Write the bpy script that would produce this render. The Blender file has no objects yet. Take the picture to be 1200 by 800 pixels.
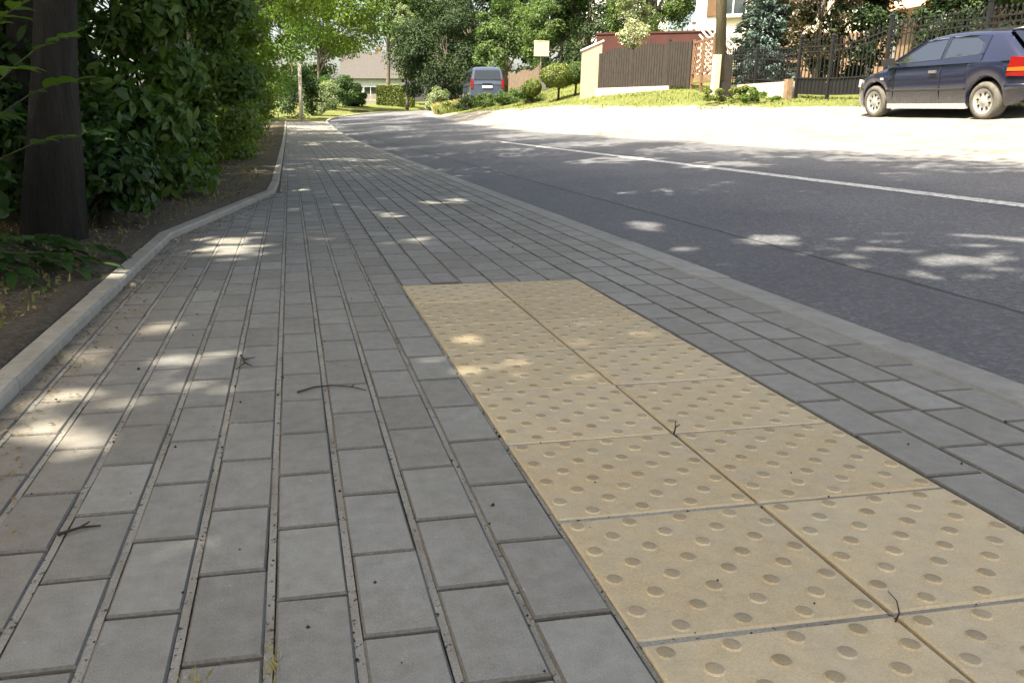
import bpy, math, random
import numpy as np
from mathutils import Vector, Matrix

# ------------------------------------------------------------------ camera, world, sun, exposure
S = bpy.context.scene
COL = S.collection
R = math.radians
cd = bpy.data.cameras.new('camera'); cam = bpy.data.objects.new('camera', cd); COL.objects.link(cam)
cam.location = (0, 0, .63); cam.rotation_euler = (R(90 - 15.376), 0, R(-10.303))
cd.sensor_width = 36; cd.lens = 28.8; cd.shift_x = .0667; cd.clip_start = .05; cd.clip_end = 2000
S.camera = cam
SUN_AZ = math.atan2(-.80, -.48); SUN_EL = R(59)          # azimuth measured from +Y towards +X
W = bpy.data.worlds.new('World'); S.world = W; W.use_nodes = True
nt = W.node_tree; bg = nt.nodes['Background']
sky = nt.nodes.new('ShaderNodeTexSky'); sky.sky_type = 'NISHITA'; sky.sun_disc = False
sky.sun_elevation = SUN_EL; sky.sun_rotation = SUN_AZ; sky.dust_density = 5.0; sky.air_density = .8; sky.ozone_density = .3
nt.links.new(sky.outputs[0], bg.inputs[0]); bg.inputs[1].default_value = .15
sd = bpy.data.lights.new('sun', 'SUN'); sd.energy = 4.6; sd.angle = R(.53); sd.color = (1, .975, .94)
sun = bpy.data.objects.new('sun', sd); COL.objects.link(sun)
sdir = Vector((math.sin(SUN_AZ) * math.cos(SUN_EL), math.cos(SUN_AZ) * math.cos(SUN_EL), math.sin(SUN_EL)))
sun.rotation_euler = sdir.to_track_quat('Z', 'Y').to_euler(); sun.location = (-8, -6, 20)
S.view_settings.view_transform = 'Standard'; S.view_settings.look = 'None'
S.view_settings.gamma = 1; S.view_settings.use_curve_mapping = False
S.view_settings.exposure = 1.8
S.view_settings.use_white_balance = True; S.view_settings.white_balance_temperature = 7900; S.view_settings.white_balance_tint = 6
S.cycles.max_bounces = 7; S.cycles.diffuse_bounces = 4; S.cycles.transmission_bounces = 5; S.cycles.transparent_max_bounces = 6

# ------------------------------------------------------------------ materials
def mat(name):
    m = bpy.data.materials.new(name); m.use_nodes = True
    t = m.node_tree; b = t.nodes['Principled BSDF']
    return m, t, b
def N(t, typ, **kw):
    n = t.nodes.new('ShaderNode' + typ)
    for k, v in kw.items():
        if k.startswith('i_'): n.inputs[int(k[2:])].default_value = v
        else: setattr(n, k, v)
    return n
def L(t, a, b): t.links.new(a, b)
def coord(t, kind='Object'):
    return t.nodes.new('ShaderNodeTexCoord').outputs[kind]
def noise(t, vec, scale, detail=4, rough=.6):
    n = t.nodes.new('ShaderNodeTexNoise'); n.inputs['Scale'].default_value = scale
    n.inputs['Detail'].default_value = detail; n.inputs['Roughness'].default_value = rough
    if vec is not None: L(t, vec, n.inputs['Vector'])
    return n.outputs['Fac']
def ramp(t, fac, *stops):
    r = t.nodes.new('ShaderNodeValToRGB'); e = r.color_ramp.elements
    while len(e) < len(stops): e.new(.5)
    for el, (p, c) in zip(e, stops):
        el.position = p; el.color = (*c, 1) if len(c) == 3 else c
    L(t, fac, r.inputs[0]); return r.outputs[0]
def mixc(t, fac, a, b, mode='MIX'):
    m = t.nodes.new('ShaderNodeMix'); m.data_type = 'RGBA'; m.blend_type = mode
    for s, v in ((m.inputs[0], fac), (m.inputs[6], a), (m.inputs[7], b)):
        if isinstance(v, (int, float)): s.default_value = v
        elif isinstance(v, tuple): s.default_value = (*v, 1)
        else: L(t, v, s)
    return m.outputs[2]
def math_(t, op, a, b=0.):
    m = t.nodes.new('ShaderNodeMath'); m.operation = op
    for s, v in ((m.inputs[0], a), (m.inputs[1], b)):
        if isinstance(v, (int, float)): s.default_value = v
        else: L(t, v, s)
    return m.outputs[0]
def bump(t, b, h, strength=.3, dist=.01):
    n = t.nodes.new('ShaderNodeBump'); n.inputs['Strength'].default_value = strength; n.inputs['Distance'].default_value = dist
    L(t, h, n.inputs['Height']); L(t, n.outputs[0], b.inputs['Normal'])
def rnd(t):
    o = N(t, 'ObjectInfo').outputs['Random']; g = N(t, 'NewGeometry').outputs['Random Per Island']
    return math_(t, 'FRACT', math_(t, 'ADD', o, g))
def pos(t): return N(t, 'NewGeometry').outputs['Position']

def simple(name, col, rough=.7, var=.25, scale=6, metal=0, bumpk=0, spec=.4):
    m, t, b = mat(name)
    v = noise(t, pos(t), scale, 5)
    c = ramp(t, v, (.25, tuple(x * (1 - var) for x in col)), (.75, tuple(min(1, x * (1 + var)) for x in col)))
    L(t, c, b.inputs['Base Color']); b.inputs['Roughness'].default_value = rough; b.inputs['Metallic'].default_value = metal
    b.inputs['Specular IOR Level'].default_value = spec
    if bumpk: bump(t, b, noise(t, pos(t), scale * 6, 5), bumpk, .01)
    return m

def m_paver():
    m, t, b = mat('paver_concrete'); p = pos(t)
    r = rnd(t)
    base = ramp(t, r, (0, (.205, .202, .192)), (.35, (.228, .227, .219)), (.8, (.244, .245, .238)), (1, (.268, .271, .264)))
    fine = noise(t, p, 420, 3, .8); mid = noise(t, p, 26, 5, .65); big = noise(t, p, 1.3, 3)
    c = mixc(t, .55, base, ramp(t, fine, (.3, (.55, .55, .55)), (.7, (1.35, 1.35, 1.35))), 'MULTIPLY')
    c = mixc(t, .75, c, ramp(t, mid, (.3, (.78, .77, .74)), (.72, (1.18, 1.18, 1.18))), 'MULTIPLY')
    c = mixc(t, .8, c, ramp(t, big, (.3, (.86, .84, .80)), (.7, (1.12, 1.13, 1.14))), 'MULTIPLY')
    spk = ramp(t, noise(t, p, 95, 2, .5), (.70, (0, 0, 0)), (.76, (1, 1, 1)))
    c = mixc(t, math_(t, 'MULTIPLY', spk, .35), c, (.5, .49, .47))
    sx = N(t, 'SeparateXYZ'); L(t, p, sx.inputs[0])      # trodden dirt along the low kerb
    dm = math_(t, 'MULTIPLY', math_(t, 'SUBTRACT', -.22, sx.outputs[0]), 1.6)
    dm = ramp(t, math_(t, 'ADD', dm, math_(t, 'SUBTRACT', noise(t, p, 6, 6, .75), .5)), (.18, (0, 0, 0)), (.75, (.75, .75, .75)))
    c = mixc(t, dm, c, ramp(t, noise(t, p, 55, 5, .8), (.3, (.13, .105, .075)), (.7, (.30, .26, .20))))
    L(t, c, b.inputs['Base Color']); b.inputs['Roughness'].default_value = .88
    bump(t, b, fine, .35, .0015); return m
def m_sand():
    m, t, b = mat('joint_sand'); p = pos(t)
    fine = noise(t, p, 330, 4, .8); dark = noise(t, p, 85, 3, .7); d2 = noise(t, p, 5, 4)
    c = ramp(t, fine, (.25, (.19, .18, .165)), (.5, (.33, .32, .295)), (.8, (.49, .475, .44)))
    c = mixc(t, ramp(t, dark, (.60, (0, 0, 0)), (.65, (1, 1, 1))), c, (.035, .03, .022))
    c = mixc(t, ramp(t, d2, (.45, (0, 0, 0)), (.7, (.6, .6, .6))), c, (.16, .13, .09))
    L(t, c, b.inputs['Base Color']); b.inputs['Roughness'].default_value = .95
    bump(t, b, fine, .8, .004); return m
def m_jointsoil():
    m, t, b = mat('joint_soil'); p = pos(t)
    n = noise(t, p, 240, 4, .8); n2 = noise(t, p, 22, 4, .7)
    c = ramp(t, n, (.3, (.035, .031, .026)), (.6, (.085, .077, .066)), (.8, (.19, .175, .15)))
    c = mixc(t, ramp(t, n2, (.5, (0, 0, 0)), (.7, (.8, .8, .8))), c, (.24, .225, .2))
    L(t, c, b.inputs['Base Color']); b.inputs['Roughness'].default_value = .95
    bump(t, b, n, .8, .004); return m
def m_slab(name, k):
    m, t, b = mat(name); p = pos(t)
    base = ramp(t, rnd(t), (0, (.43 * k, .348 * k, .222 * k)), (.5, (.485 * k, .40 * k, .262 * k)), (1, (.535 * k, .45 * k, .31 * k)))
    fine = noise(t, p, 380, 3, .8); mid = noise(t, p, 9, 5, .65); st = noise(t, p, 30, 5, .7)
    c = mixc(t, .6, base, ramp(t, fine, (.3, (.62, .62, .62)), (.7, (1.3, 1.3, 1.3))), 'MULTIPLY')
    c = mixc(t, ramp(t, mid, (.42, (0, 0, 0)), (.72, (.55, .55, .55))), c, (.40 * k, .37 * k, .30 * k))
    c = mixc(t, .6, c, ramp(t, st, (.3, (.85, .82, .78)), (.7, (1.12, 1.12, 1.12))), 'MULTIPLY')
    c = mixc(t, ramp(t, noise(t, p, 14, 7, .85), (.58, (0, 0, 0)), (.72, (.55, .55, .55))), c, (.24 * k, .20 * k, .14 * k))
    L(t, c, b.inputs['Base Color']); b.inputs['Roughness'].default_value = .85
    bump(t, b, fine, .35, .0015); return m
def m_kerb():
    m, t, b = mat('kerb_concrete'); p = pos(t)
    base = ramp(t, rnd(t), (0, (.285, .27, .235)), (1, (.335, .32, .285)))
    fine = noise(t, p, 300, 3, .8); mid = noise(t, p, 12, 5, .7)
    c = mixc(t, .5, base, ramp(t, fine, (.3, (.65, .65, .65)), (.7, (1.3, 1.3, 1.3))), 'MULTIPLY')
    c = mixc(t, .8, c, ramp(t, mid, (.3, (.72, .70, .66)), (.7, (1.15, 1.15, 1.15))), 'MULTIPLY')
    c = mixc(t, ramp(t, noise(t, p, 5, 6, .8), (.5, (0, 0, 0)), (.75, (.6, .6, .6))), c, (.19, .16, .11))
    L(t, c, b.inputs['Base Color']); b.inputs['Roughness'].default_value = .9
    bump(t, b, fine, .4, .002); return m
def m_asphalt():
    m, t, b = mat('asphalt'); p = pos(t)
    u = N(t, 'Attribute', attribute_name='u').outputs['Fac']
    fine = noise(t, p, 150, 3, .85); mid = noise(t, p, 1.1, 5, .6); st = noise(t, p, 45, 3, .7)
    vor = N(t, 'TexVoronoi'); vor.inputs['Scale'].default_value = 70; L(t, p, vor.inputs['Vector'])
    agg = N(t, 'SeparateXYZ'); L(t, vor.outputs['Color'], agg.inputs[0])
    c = ramp(t, fine, (.3, (.058, .060, .067)), (.5, (.108, .111, .121)), (.68, (.165, .169, .180)), (.80, (.27, .275, .29)))
    c = mixc(t, .7, c, ramp(t, agg.outputs[0], (0, (.62, .62, .62)), (.75, (1.1, 1.1, 1.1)), (1, (1.75, 1.75, 1.72))), 'MULTIPLY')
    c = mixc(t, .8, c, ramp(t, mid, (.3, (.80, .80, .81)), (.7, (1.2, 1.2, 1.19))), 'MULTIPLY')
    c = mixc(t, .5, c, ramp(t, st, (.3, (.72, .72, .72)), (.7, (1.25, 1.25, 1.25))), 'MULTIPLY')
    tr = math_(t, 'SINE', math_(t, 'MULTIPLY', math_(t, 'ADD', u, math_(t, 'MULTIPLY', mid, .35)), 3.7))
    c = mixc(t, .8, c, ramp(t, math_(t, 'ADD', math_(t, 'MULTIPLY', tr, .5), .5), (.2, (.92, .92, .92)), (.9, (1.1, 1.1, 1.1))), 'MULTIPLY')
    oil = ramp(t, noise(t, p, .55, 6, .8), (.60, (0, 0, 0)), (.68, (.4, .4, .4)))
    c = mixc(t, oil, c, (.06, .06, .066))
    un = math_(t, 'ADD', u, math_(t, 'MULTIPLY', math_(t, 'SUBTRACT', noise(t, p, 3, 4), .5), .05))
    seam = math_(t, 'LESS_THAN', math_(t, 'ABSOLUTE', math_(t, 'SUBTRACT', un, 2.43)), .012)
    c = mixc(t, math_(t, 'MULTIPLY', seam, .85), c, (.012, .012, .014))
    gut = math_(t, 'LESS_THAN', un, 2.43)
    c = mixc(t, math_(t, 'MULTIPLY', gut, .35), c, (.078, .080, .090))
    dusty = ramp(t, math_(t, 'ADD', math_(t, 'MULTIPLY', math_(t, 'SUBTRACT', u, 6.35), 1.2), math_(t, 'MULTIPLY', noise(t, p, 2.5, 5, .7), .8)), (.45, (0, 0, 0)), (1, (.8, .8, .8)))
    c = mixc(t, dusty, c, (.30, .28, .25))
    L(t, c, b.inputs['Base Color']); b.inputs['Roughness'].default_value = .72; b.inputs['Specular IOR Level'].default_value = .45
    bump(t, b, fine, .7, .006); return m
def m_paint():
    m, t, b = mat('road_paint'); p = pos(t)
    w = noise(t, p, 28, 5, .8)
    c = mixc(t, ramp(t, w, (.42, (1, 1, 1)), (.50, (0, 0, 0))), (.60, .60, .58), (.17, .17, .175))
    L(t, c, b.inputs['Base Color']); b.inputs['Roughness'].default_value = .6; return m
def m_ground():
    m, t, b = mat('ground_mixed'); p = pos(t)
    A = lambda n: N(t, 'Attribute', attribute_name=n).outputs['Fac']
    n1 = noise(t, p, 2.2, 5, .7); n2 = noise(t, p, 40, 4, .8); n3 = noise(t, p, 120, 3, .8)
    soil = ramp(t, n2, (.3, (.065, .055, .042)), (.6, (.14, .122, .094)), (.78, (.25, .22, .17)))
    grass = ramp(t, noise(t, p, 9, 5, .8), (.3, (.06, .08, .022)), (.55, (.13, .15, .05)), (.75, (.28, .25, .12)))
    grav = ramp(t, n3, (.3, (.13, .12, .105)), (.5, (.31, .295, .265)), (.75, (.52, .50, .46)))
    grav = mixc(t, .7, grav, ramp(t, n1, (.3, (.42, .40, .36)), (.62, (1.1, 1.1, 1.1))), 'MULTIPLY')
    jit = math_(t, 'MULTIPLY', math_(t, 'SUBTRACT', noise(t, p, 1.7, 6, .75), .5), 1.3)
    gm = ramp(t, math_(t, 'ADD', A('gravel'), jit), (.42, (0, 0, 0)), (.58, (1, 1, 1)))
    sm = ramp(t, math_(t, 'ADD', A('soil'), math_(t, 'MULTIPLY', jit, .6)), (.4, (0, 0, 0)), (.6, (1, 1, 1)))
    c = mixc(t, sm, mixc(t, gm, grass, grav), soil)
    L(t, c, b.inputs['Base Color']); b.inputs['Roughness'].default_value = .95; b.inputs['Specular IOR Level'].default_value = .1
    bump(t, b, n2, .9, .03); return m
def m_leaf(name, cols, trans=.35, gloss=.5, rough=.45):
    m, t, b = mat(name)
    r = N(t, 'NewGeometry').outputs['Random Per Island']
    r = math_(t, 'FRACT', math_(t, 'ADD', r, N(t, 'ObjectInfo').outputs['Random']))
    v = noise(t, pos(t), .8, 3)
    f = math_(t, 'ADD', math_(t, 'MULTIPLY', r, .65), math_(t, 'MULTIPLY', v, .4))
    n = len(cols); c = ramp(t, f, *[(.08 + .84 * i / (n - 1), c) for i, c in enumerate(cols)])
    L(t, c, b.inputs['Base Color']); b.inputs['Roughness'].default_value = rough; b.inputs['Specular IOR Level'].default_value = gloss
    tr = N(t, 'BsdfTranslucent'); L(t, mixc(t, 1., c, (1.25, 1.45, .55), 'MULTIPLY'), tr.inputs[0])
    mx = N(t, 'MixShader'); mx.inputs[0].default_value = trans
    L(t, b.outputs[0], mx.inputs[1]); L(t, tr.outputs[0], mx.inputs[2])
    L(t, mx.outputs[0], t.nodes['Material Output'].inputs[0]); return m
def m_bark(name, c0, c1):
    m, t, b = mat(name); p = pos(t)
    mp = N(t, 'Mapping'); mp.inputs['Scale'].default_value = (1, 1, .12); L(t, p, mp.inputs['Vector'])
    n = noise(t, mp.outputs[0], 26, 6, .8)
    L(t, ramp(t, n, (.3, c0), (.7, c1)), b.inputs['Base Color']); b.inputs['Roughness'].default_value = .95
    bump(t, b, n, 1., .07); return m
def m_glass(name, col=(.03, .04, .045)):
    m, t, b = mat(name); b.inputs['Base Color'].default_value = (*col, 1)
    b.inputs['Roughness'].default_value = .04; b.inputs['Specular IOR Level'].default_value = .9
    bump(t, b, noise(t, pos(t), 3, 2), .02, .02); return m
def m_clearglass():
    m, t, b = mat('car_clear_glass'); t.nodes.remove(b)
    g = N(t, 'BsdfGlossy'); g.inputs['Roughness'].default_value = .03; tr = N(t, 'BsdfTransparent'); tr.inputs[0].default_value = (.72, .82, .80, 1)
    lw = N(t, 'Fresnel'); lw.inputs[0].default_value = 3.6; mx = N(t, 'MixShader'); L(t, lw.outputs[0], mx.inputs[0])
    L(t, tr.outputs[0], mx.inputs[1]); L(t, g.outputs[0], mx.inputs[2]); L(t, mx.outputs[0], t.nodes['Material Output'].inputs[0]); return m
def m_carpaint(name, col, dust=(.25, .23, .2), dz=.55, z0=0.):
    m, t, b = mat(name); p = coord(t)
    z = N(t, 'SeparateXYZ'); L(t, p, z.inputs[0])
    d = math_(t, 'ADD', math_(t, 'SUBTRACT', dz, z.outputs[2]), math_(t, 'MULTIPLY', math_(t, 'SUBTRACT', noise(t, p, 7, 5, .7), .5), .5))
    f = ramp(t, d, (0, (.015, .015, .015)), (.4, (.42, .42, .42)))
    L(t, mixc(t, f, col, dust), b.inputs['Base Color']); L(t, ramp(t, f, (0, (.22, .22, .22)), (.6, (.7, .7, .7))), b.inputs['Roughness'])
    b.inputs['Coat Weight'].default_value = .9; b.inputs['Coat Roughness'].default_value = .08; b.inputs['Metallic'].default_value = .15
    return m

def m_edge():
    m, t, b = mat('paver_edge_dark'); p = pos(t)  # darker tone on chamfers and sides, so the joints read as dark lines
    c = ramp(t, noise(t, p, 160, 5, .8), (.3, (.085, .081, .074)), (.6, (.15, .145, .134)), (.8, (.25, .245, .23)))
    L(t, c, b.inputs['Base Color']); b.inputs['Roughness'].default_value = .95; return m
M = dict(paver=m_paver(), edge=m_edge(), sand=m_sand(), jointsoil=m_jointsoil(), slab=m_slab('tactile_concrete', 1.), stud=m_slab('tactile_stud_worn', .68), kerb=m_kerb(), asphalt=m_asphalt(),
    paint=m_paint(), ground=m_ground(),
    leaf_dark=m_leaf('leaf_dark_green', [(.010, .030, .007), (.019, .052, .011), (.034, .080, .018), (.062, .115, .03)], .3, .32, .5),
    leaf_mid=m_leaf('leaf_mid_green', [(.03, .07, .014), (.055, .115, .022), (.085, .155, .03), (.12, .18, .045)], .42, .35, .5),
    leaf_yel=m_leaf('leaf_yellow_green', [(.045, .09, .012), (.08, .14, .018), (.12, .185, .025), (.18, .23, .04)], .5),
    leaf_tree=m_leaf('leaf_garden_tree', [(.025, .055, .018), (.05, .095, .028), (.085, .14, .045), (.15, .20, .08)], .3, .25, .6),
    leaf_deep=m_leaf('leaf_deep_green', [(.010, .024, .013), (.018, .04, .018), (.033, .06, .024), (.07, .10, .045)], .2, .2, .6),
    leaf_pale=m_leaf('leaf_pale_green', [(.10, .14, .07), (.16, .21, .11), (.24, .28, .16)], .35),
    leaf_spruce=m_leaf('needle_blue_green', [(.04, .075, .07), (.075, .125, .12), (.12, .18, .18), (.20, .26, .26)], .1, .3, .6),
    leaf_copper=m_leaf('leaf_copper', [(.03, .02, .014), (.09, .045, .03), (.035, .045, .018), (.06, .075, .025)], .25),
    leaf_hedge=m_leaf('leaf_clipped_hedge', [(.035, .065, .012), (.075, .115, .02), (.13, .17, .03), (.2, .22, .05)], .25),
    grass=m_leaf('grass_blade', [(.06, .095, .025), (.12, .155, .045), (.2, .22, .075), (.32, .29, .14)], .3, .2, .7),
    drygrass=m_leaf('dry_grass_blade', [(.24, .19, .08), (.34, .27, .13), (.42, .36, .18), (.2, .22, .06)], .3, .2, .7),
    litter=m_leaf('dead_leaf', [(.09, .06, .032), (.17, .12, .065), (.26, .20, .11), (.05, .036, .024)], .1, .2, .8),
    crumb=simple('dark_crumb', (.022, .018, .013), .95, .4, 60),
    petal=m_leaf('white_blossom', [(.09, .13, .05), (.17, .21, .09), (.62, .60, .52), (.13, .17, .07), (.5, .48, .4)], .3),
    bark=m_bark('bark_dark', (.012, .010, .008), (.050, .042, .032)), bark2=m_bark('bark_grey', (.05, .043, .034), (.17, .15, .12)),
    twig=simple('twig_brown', (.035, .025, .018), .9, .4, 80), stem=simple('stem_green', (.06, .07, .03), .8, .3, 50),
    iron=simple('black_iron', (.013, .013, .015), .45, .3, 8), board=simple('dark_brown_board', (.028, .023, .021), .75, .35, 7, bumpk=.3),
    board2=simple('grey_brown_board', (.16, .12, .09), .8, .3, 7, bumpk=.3),
    lattice=simple('lattice_brown', (.17, .10, .06), .75, .3, 9), pole=m_bark('pole_timber', (.09, .075, .045), (.21, .185, .12)),
    concrete=simple('pale_concrete', (.42, .39, .34), .9, .15, 5, bumpk=.3), tan=simple('tan_render', (.44, .32, .24), .9, .1, 3, bumpk=.2),
    redwall=simple('red_brown_wall', (.062, .020, .018), .85, .2, 3, bumpk=.2), cream=simple('cream_render', (.74, .68, .56), .9, .06, 2, bumpk=.15),
    white=simple('white_render', (.78, .78, .76), .85, .05, 2, bumpk=.15), shutter=simple('shutter_brown', (.13, .075, .04), .7, .2, 9),
    roofgrey=simple('roof_grey_brown', (.066, .063, .062), .85, .2, 6, bumpk=.5), roofsal=simple('roof_salmon', (.50, .27, .20), .85, .12, 6, bumpk=.3),
    stone=simple('stone_brown', (.22, .15, .10), .9, .3, 9, bumpk=.4), bluewall=simple('pale_blue_render', (.52, .58, .66), .85, .06, 2),
    plaster=simple('grey_plaster', (.30, .28, .26), .9, .15, 3), dark=simple('dark_recess', (.012, .012, .012), .9, .2, 5),
    glass=m_glass('window_glass'), clearglass=m_clearglass(), seatcloth=simple('seat_cloth', (.09, .09, .095), .9, .25, 14), vanglass=m_glass('van_glass', (.012, .016, .02)), carglass=m_glass('car_glass', (.06, .095, .11)), signface=simple('sign_cream', (.72, .66, .42), .6, .06, 5),
    steel=simple('galvanised_steel', (.30, .31, .31), .5, .15, 12, metal=.7),
    carblue=m_carpaint('car_paint_blue', (.006, .009, .032), dz=.40), vangrey=m_carpaint('van_paint_grey', (.05, .07, .115), dz=.3),
    rubber=simple('tyre_dusty', (.10, .095, .085), .95, .35, 12), rim=simple('wheel_cover_silver', (.40, .40, .39), .45, .15, 20, metal=.3),
    trim=simple('black_trim', (.02, .02, .021), .55, .2, 10), silltrim=simple('sill_dusty_pale', (.42, .41, .38), .6, .2, 10),
    tail=simple('tail_light_red', (.20, .006, .006), .18, .1, 10, spec=.7), amber=simple('indicator_amber', (.5, .12, .015), .2, .1, 10, spec=.7), lampw=simple('lamp_clear', (.75, .73, .68), .2, .1, 10, spec=.7),
    plate=simple('number_plate', (.7, .7, .68), .5, .05, 10), chrome=simple('handle_metal', (.55, .55, .55), .25, .1, 10, metal=.9))

# ------------------------------------------------------------------ mesh helpers
class MB:
    def __init__(s): s.v = []; s.f = []; s.mi = []
    def add(s, vs, fs, mi=0):
        o = len(s.v); s.v += [tuple(v) for v in vs]; s.f += [tuple(i + o for i in f) for f in fs]; s.mi += [mi] * len(fs); return s
    def box(s, c, d, rz=0, mi=0, M4=None):
        x, y, z = d[0] / 2, d[1] / 2, d[2] / 2
        vs = [Vector((a * x, b * y, e * z)) for e in (-1, 1) for a, b in ((-1, -1), (1, -1), (1, 1), (-1, 1))]
        q = Matrix.Rotation(rz, 3, 'Z') if M4 is None else M4
        vs = [q @ v + Vector(c) for v in vs]
        return s.add(vs, [(3, 2, 1, 0), (4, 5, 6, 7), (0, 1, 5, 4), (1, 2, 6, 5), (2, 3, 7, 6), (3, 0, 4, 7)], mi)
    def bar(s, a, b, w, h=None, mi=0):
        a, b = Vector(a), Vector(b); d = b - a; h = h or w
        q = d.to_track_quat('X', 'Z').to_matrix()
        return s.box((a + b) / 2, (d.length, w, h), M4=q, mi=mi)
    def tube(s, pts, rad, n=8, mi=0, cap=True):
        pts = [Vector(p) for p in pts]; m = len(pts)
        rad = [rad] * m if isinstance(rad, (int, float)) else rad
        vs = []; up = Vector((.13, .31, 1)).normalized()
        for i, p in enumerate(pts):
            d = (pts[min(i + 1, m - 1)] - pts[max(i - 1, 0)]).normalized()
            if abs(d.dot(up)) > .97: a = d.cross(Vector((1, 0, 0))).normalized() if abs(d.x) < .9 else d.cross(Vector((0, 1, 0))).normalized()
            else: a = d.cross(up).normalized()
            if abs(d.z) > .8: a = (Vector((1, 0, 0)) - d * d.x).normalized()
            b = d.cross(a)
            for k in range(n):
                t = 2 * math.pi * k / n; vs.append(p + (a * math.cos(t) + b * math.sin(t)) * rad[i])
        fs = [(i * n + k, i * n + (k + 1) % n, (i + 1) * n + (k + 1) % n, (i + 1) * n + k) for i in range(m - 1) for k in range(n)]
        if cap: fs += [tuple(range(n - 1, -1, -1)), tuple(range((m - 1) * n, m * n))]
        return s.add(vs, fs, mi)
    def poly(s, pts, thick, mi=0):      # a flat polygon given a thickness along its normal
        p = [Vector(q) for q in pts]; n = len(p); nm = Vector((0, 0, 0))
        for i in range(n): nm += (p[i] - p[0]).cross(p[(i + 1) % n] - p[0])
        nm.normalize(); q = [a - nm * thick for a in p]
        return s.add(p + q, [tuple(range(n)), tuple(range(2 * n - 1, n - 1, -1))] + [(i, i + n, (i + 1) % n + n, (i + 1) % n) for i in range(n)], mi)
    def mesh(s, name, ms, smooth=False):
        me = bpy.data.meshes.new(name); me.from_pydata(s.v, [], s.f)
        for m in (ms if isinstance(ms, (list, tuple)) else [ms]): me.materials.append(m)
        if any(s.mi): me.polygons.foreach_set('material_index', s.mi)
        if smooth: me.polygons.foreach_set('use_smooth', [True] * len(s.f))
        me.update(); return me
    def build(s, name, ms, parent=None, smooth=False):
        return obj(name, s.mesh(name, ms, smooth), parent)
def obj(name, me, parent=None):
    o = bpy.data.objects.new(name, me); COL.objects.link(o)
    if parent is not None: o.parent = parent
    return o
def empty(name, loc, rz=0):
    o = bpy.data.objects.new(name, None); COL.objects.link(o); o.location = loc; o.rotation_euler.z = rz; o.empty_display_size = .2
    return o
def tag(o, label=None, cat=None, group=None, kind=None):
    for k, v in (('label', label), ('category', cat), ('group', group), ('kind', kind)):
        if v: o[k] = v
    return o
def np_mesh(name, v, f, m):
    me = bpy.data.meshes.new(name); v = np.asarray(v, np.float32); f = np.asarray(f, np.int32); k = f.shape[1]
    me.vertices.add(len(v)); me.vertices.foreach_set('co', v.ravel())
    me.loops.add(f.size); me.loops.foreach_set('vertex_index', f.ravel())
    me.polygons.add(len(f)); me.polygons.foreach_set('loop_start', np.arange(0, f.size, k, dtype=np.int32))
    me.update(calc_edges=True); me.materials.append(m); return me
def unit(a): return a / (np.linalg.norm(a, axis=1, keepdims=True) + 1e-9)
def leaf_geo(rng, p, nrm, size, aspect=.5, fold=.18, dirs=None):
    n = len(p); nrm = unit(nrm)
    d = rng.normal(size=(n, 3)) if dirs is None else dirs
    d = unit(d - nrm * (d * nrm).sum(1, keepdims=True)); s = np.cross(nrm, d)
    L_ = np.broadcast_to(np.asarray(size, float), (n,))[:, None]; w = L_ * aspect * .5
    v = np.stack([p - d * L_ * .5, p - d * L_ * .08 + s * w + nrm * L_ * fold, p + d * L_ * .5 - nrm * L_ * .1, p - d * L_ * .08 - s * w + nrm * L_ * fold], 1).reshape(-1, 3)
    b = np.arange(n)[:, None] * 4
    f = np.concatenate([b + [0, 1, 2], b + [0, 2, 3]], 1).reshape(-1, 3)
    return v, f
def leaf_geo_fine(rng, p, nrm, size, aspect=.45, dirs=None):
    n = len(p); nrm = unit(nrm); d = rng.normal(size=(n, 3)) + np.array([0, 0, -.5]) if dirs is None else dirs
    d = unit(d - nrm * (d * nrm).sum(1, keepdims=True)); s = np.cross(nrm, d)
    L_ = np.broadcast_to(np.asarray(size, float), (n,))[:, None]; w = L_ * aspect * .5; cu = rng.uniform(.05, .32, n)[:, None]; fo = rng.uniform(.05, .4, n)[:, None]
    def at(t, k, side): return p + d * L_ * (t - .5) - nrm * L_ * cu * t * t + (s * w * k * side + nrm * w * fo * k * abs(side))
    v = np.stack([at(0, 0, 0), at(.28, .85, 1), at(.28, .85, 0), at(.28, .85, -1), at(.62, .9, 1), at(.62, .9, 0), at(.62, .9, -1), at(1, 0, 0)], 1).reshape(-1, 3)
    b = np.arange(n)[:, None] * 8
    f = np.concatenate([b + q for q in ([0, 1, 2], [0, 2, 3], [1, 4, 5], [1, 5, 2], [2, 5, 6], [2, 6, 3], [4, 7, 5], [5, 7, 6])], 1).reshape(-1, 3)
    return v, f
def clump_cloud(rng, center, radii, nclump, nleaf, cr, shell=.5, zmin=None):
    c = np.array(center, float); rd = np.array(radii, float)
    d = unit(rng.normal(size=(nclump, 3))); r = (shell + (1 - shell) * rng.random(nclump)) ** .7
    cc = c + d * r[:, None] * rd
    wts = rng.uniform(.6, 1.5, nclump); wts /= wts.sum()
    idx = rng.choice(nclump, nleaf, p=wts); crs = cr * rng.uniform(.6, 1.3, nclump)
    off = unit(rng.normal(size=(nleaf, 3))) * (rng.random(nleaf) ** .45)[:, None]
    p = cc[idx] + off * crs[idx][:, None] * np.array([1, 1, .72])
    nr = off * .7 + np.array([0, 0, .6]) + rng.normal(size=(nleaf, 3)) * .45 + (p - c) / rd * .3
    if zmin is not None:
        k = p[:, 2] > zmin; p, nr = p[k], nr[k]
    return p, nr, cc

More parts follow.
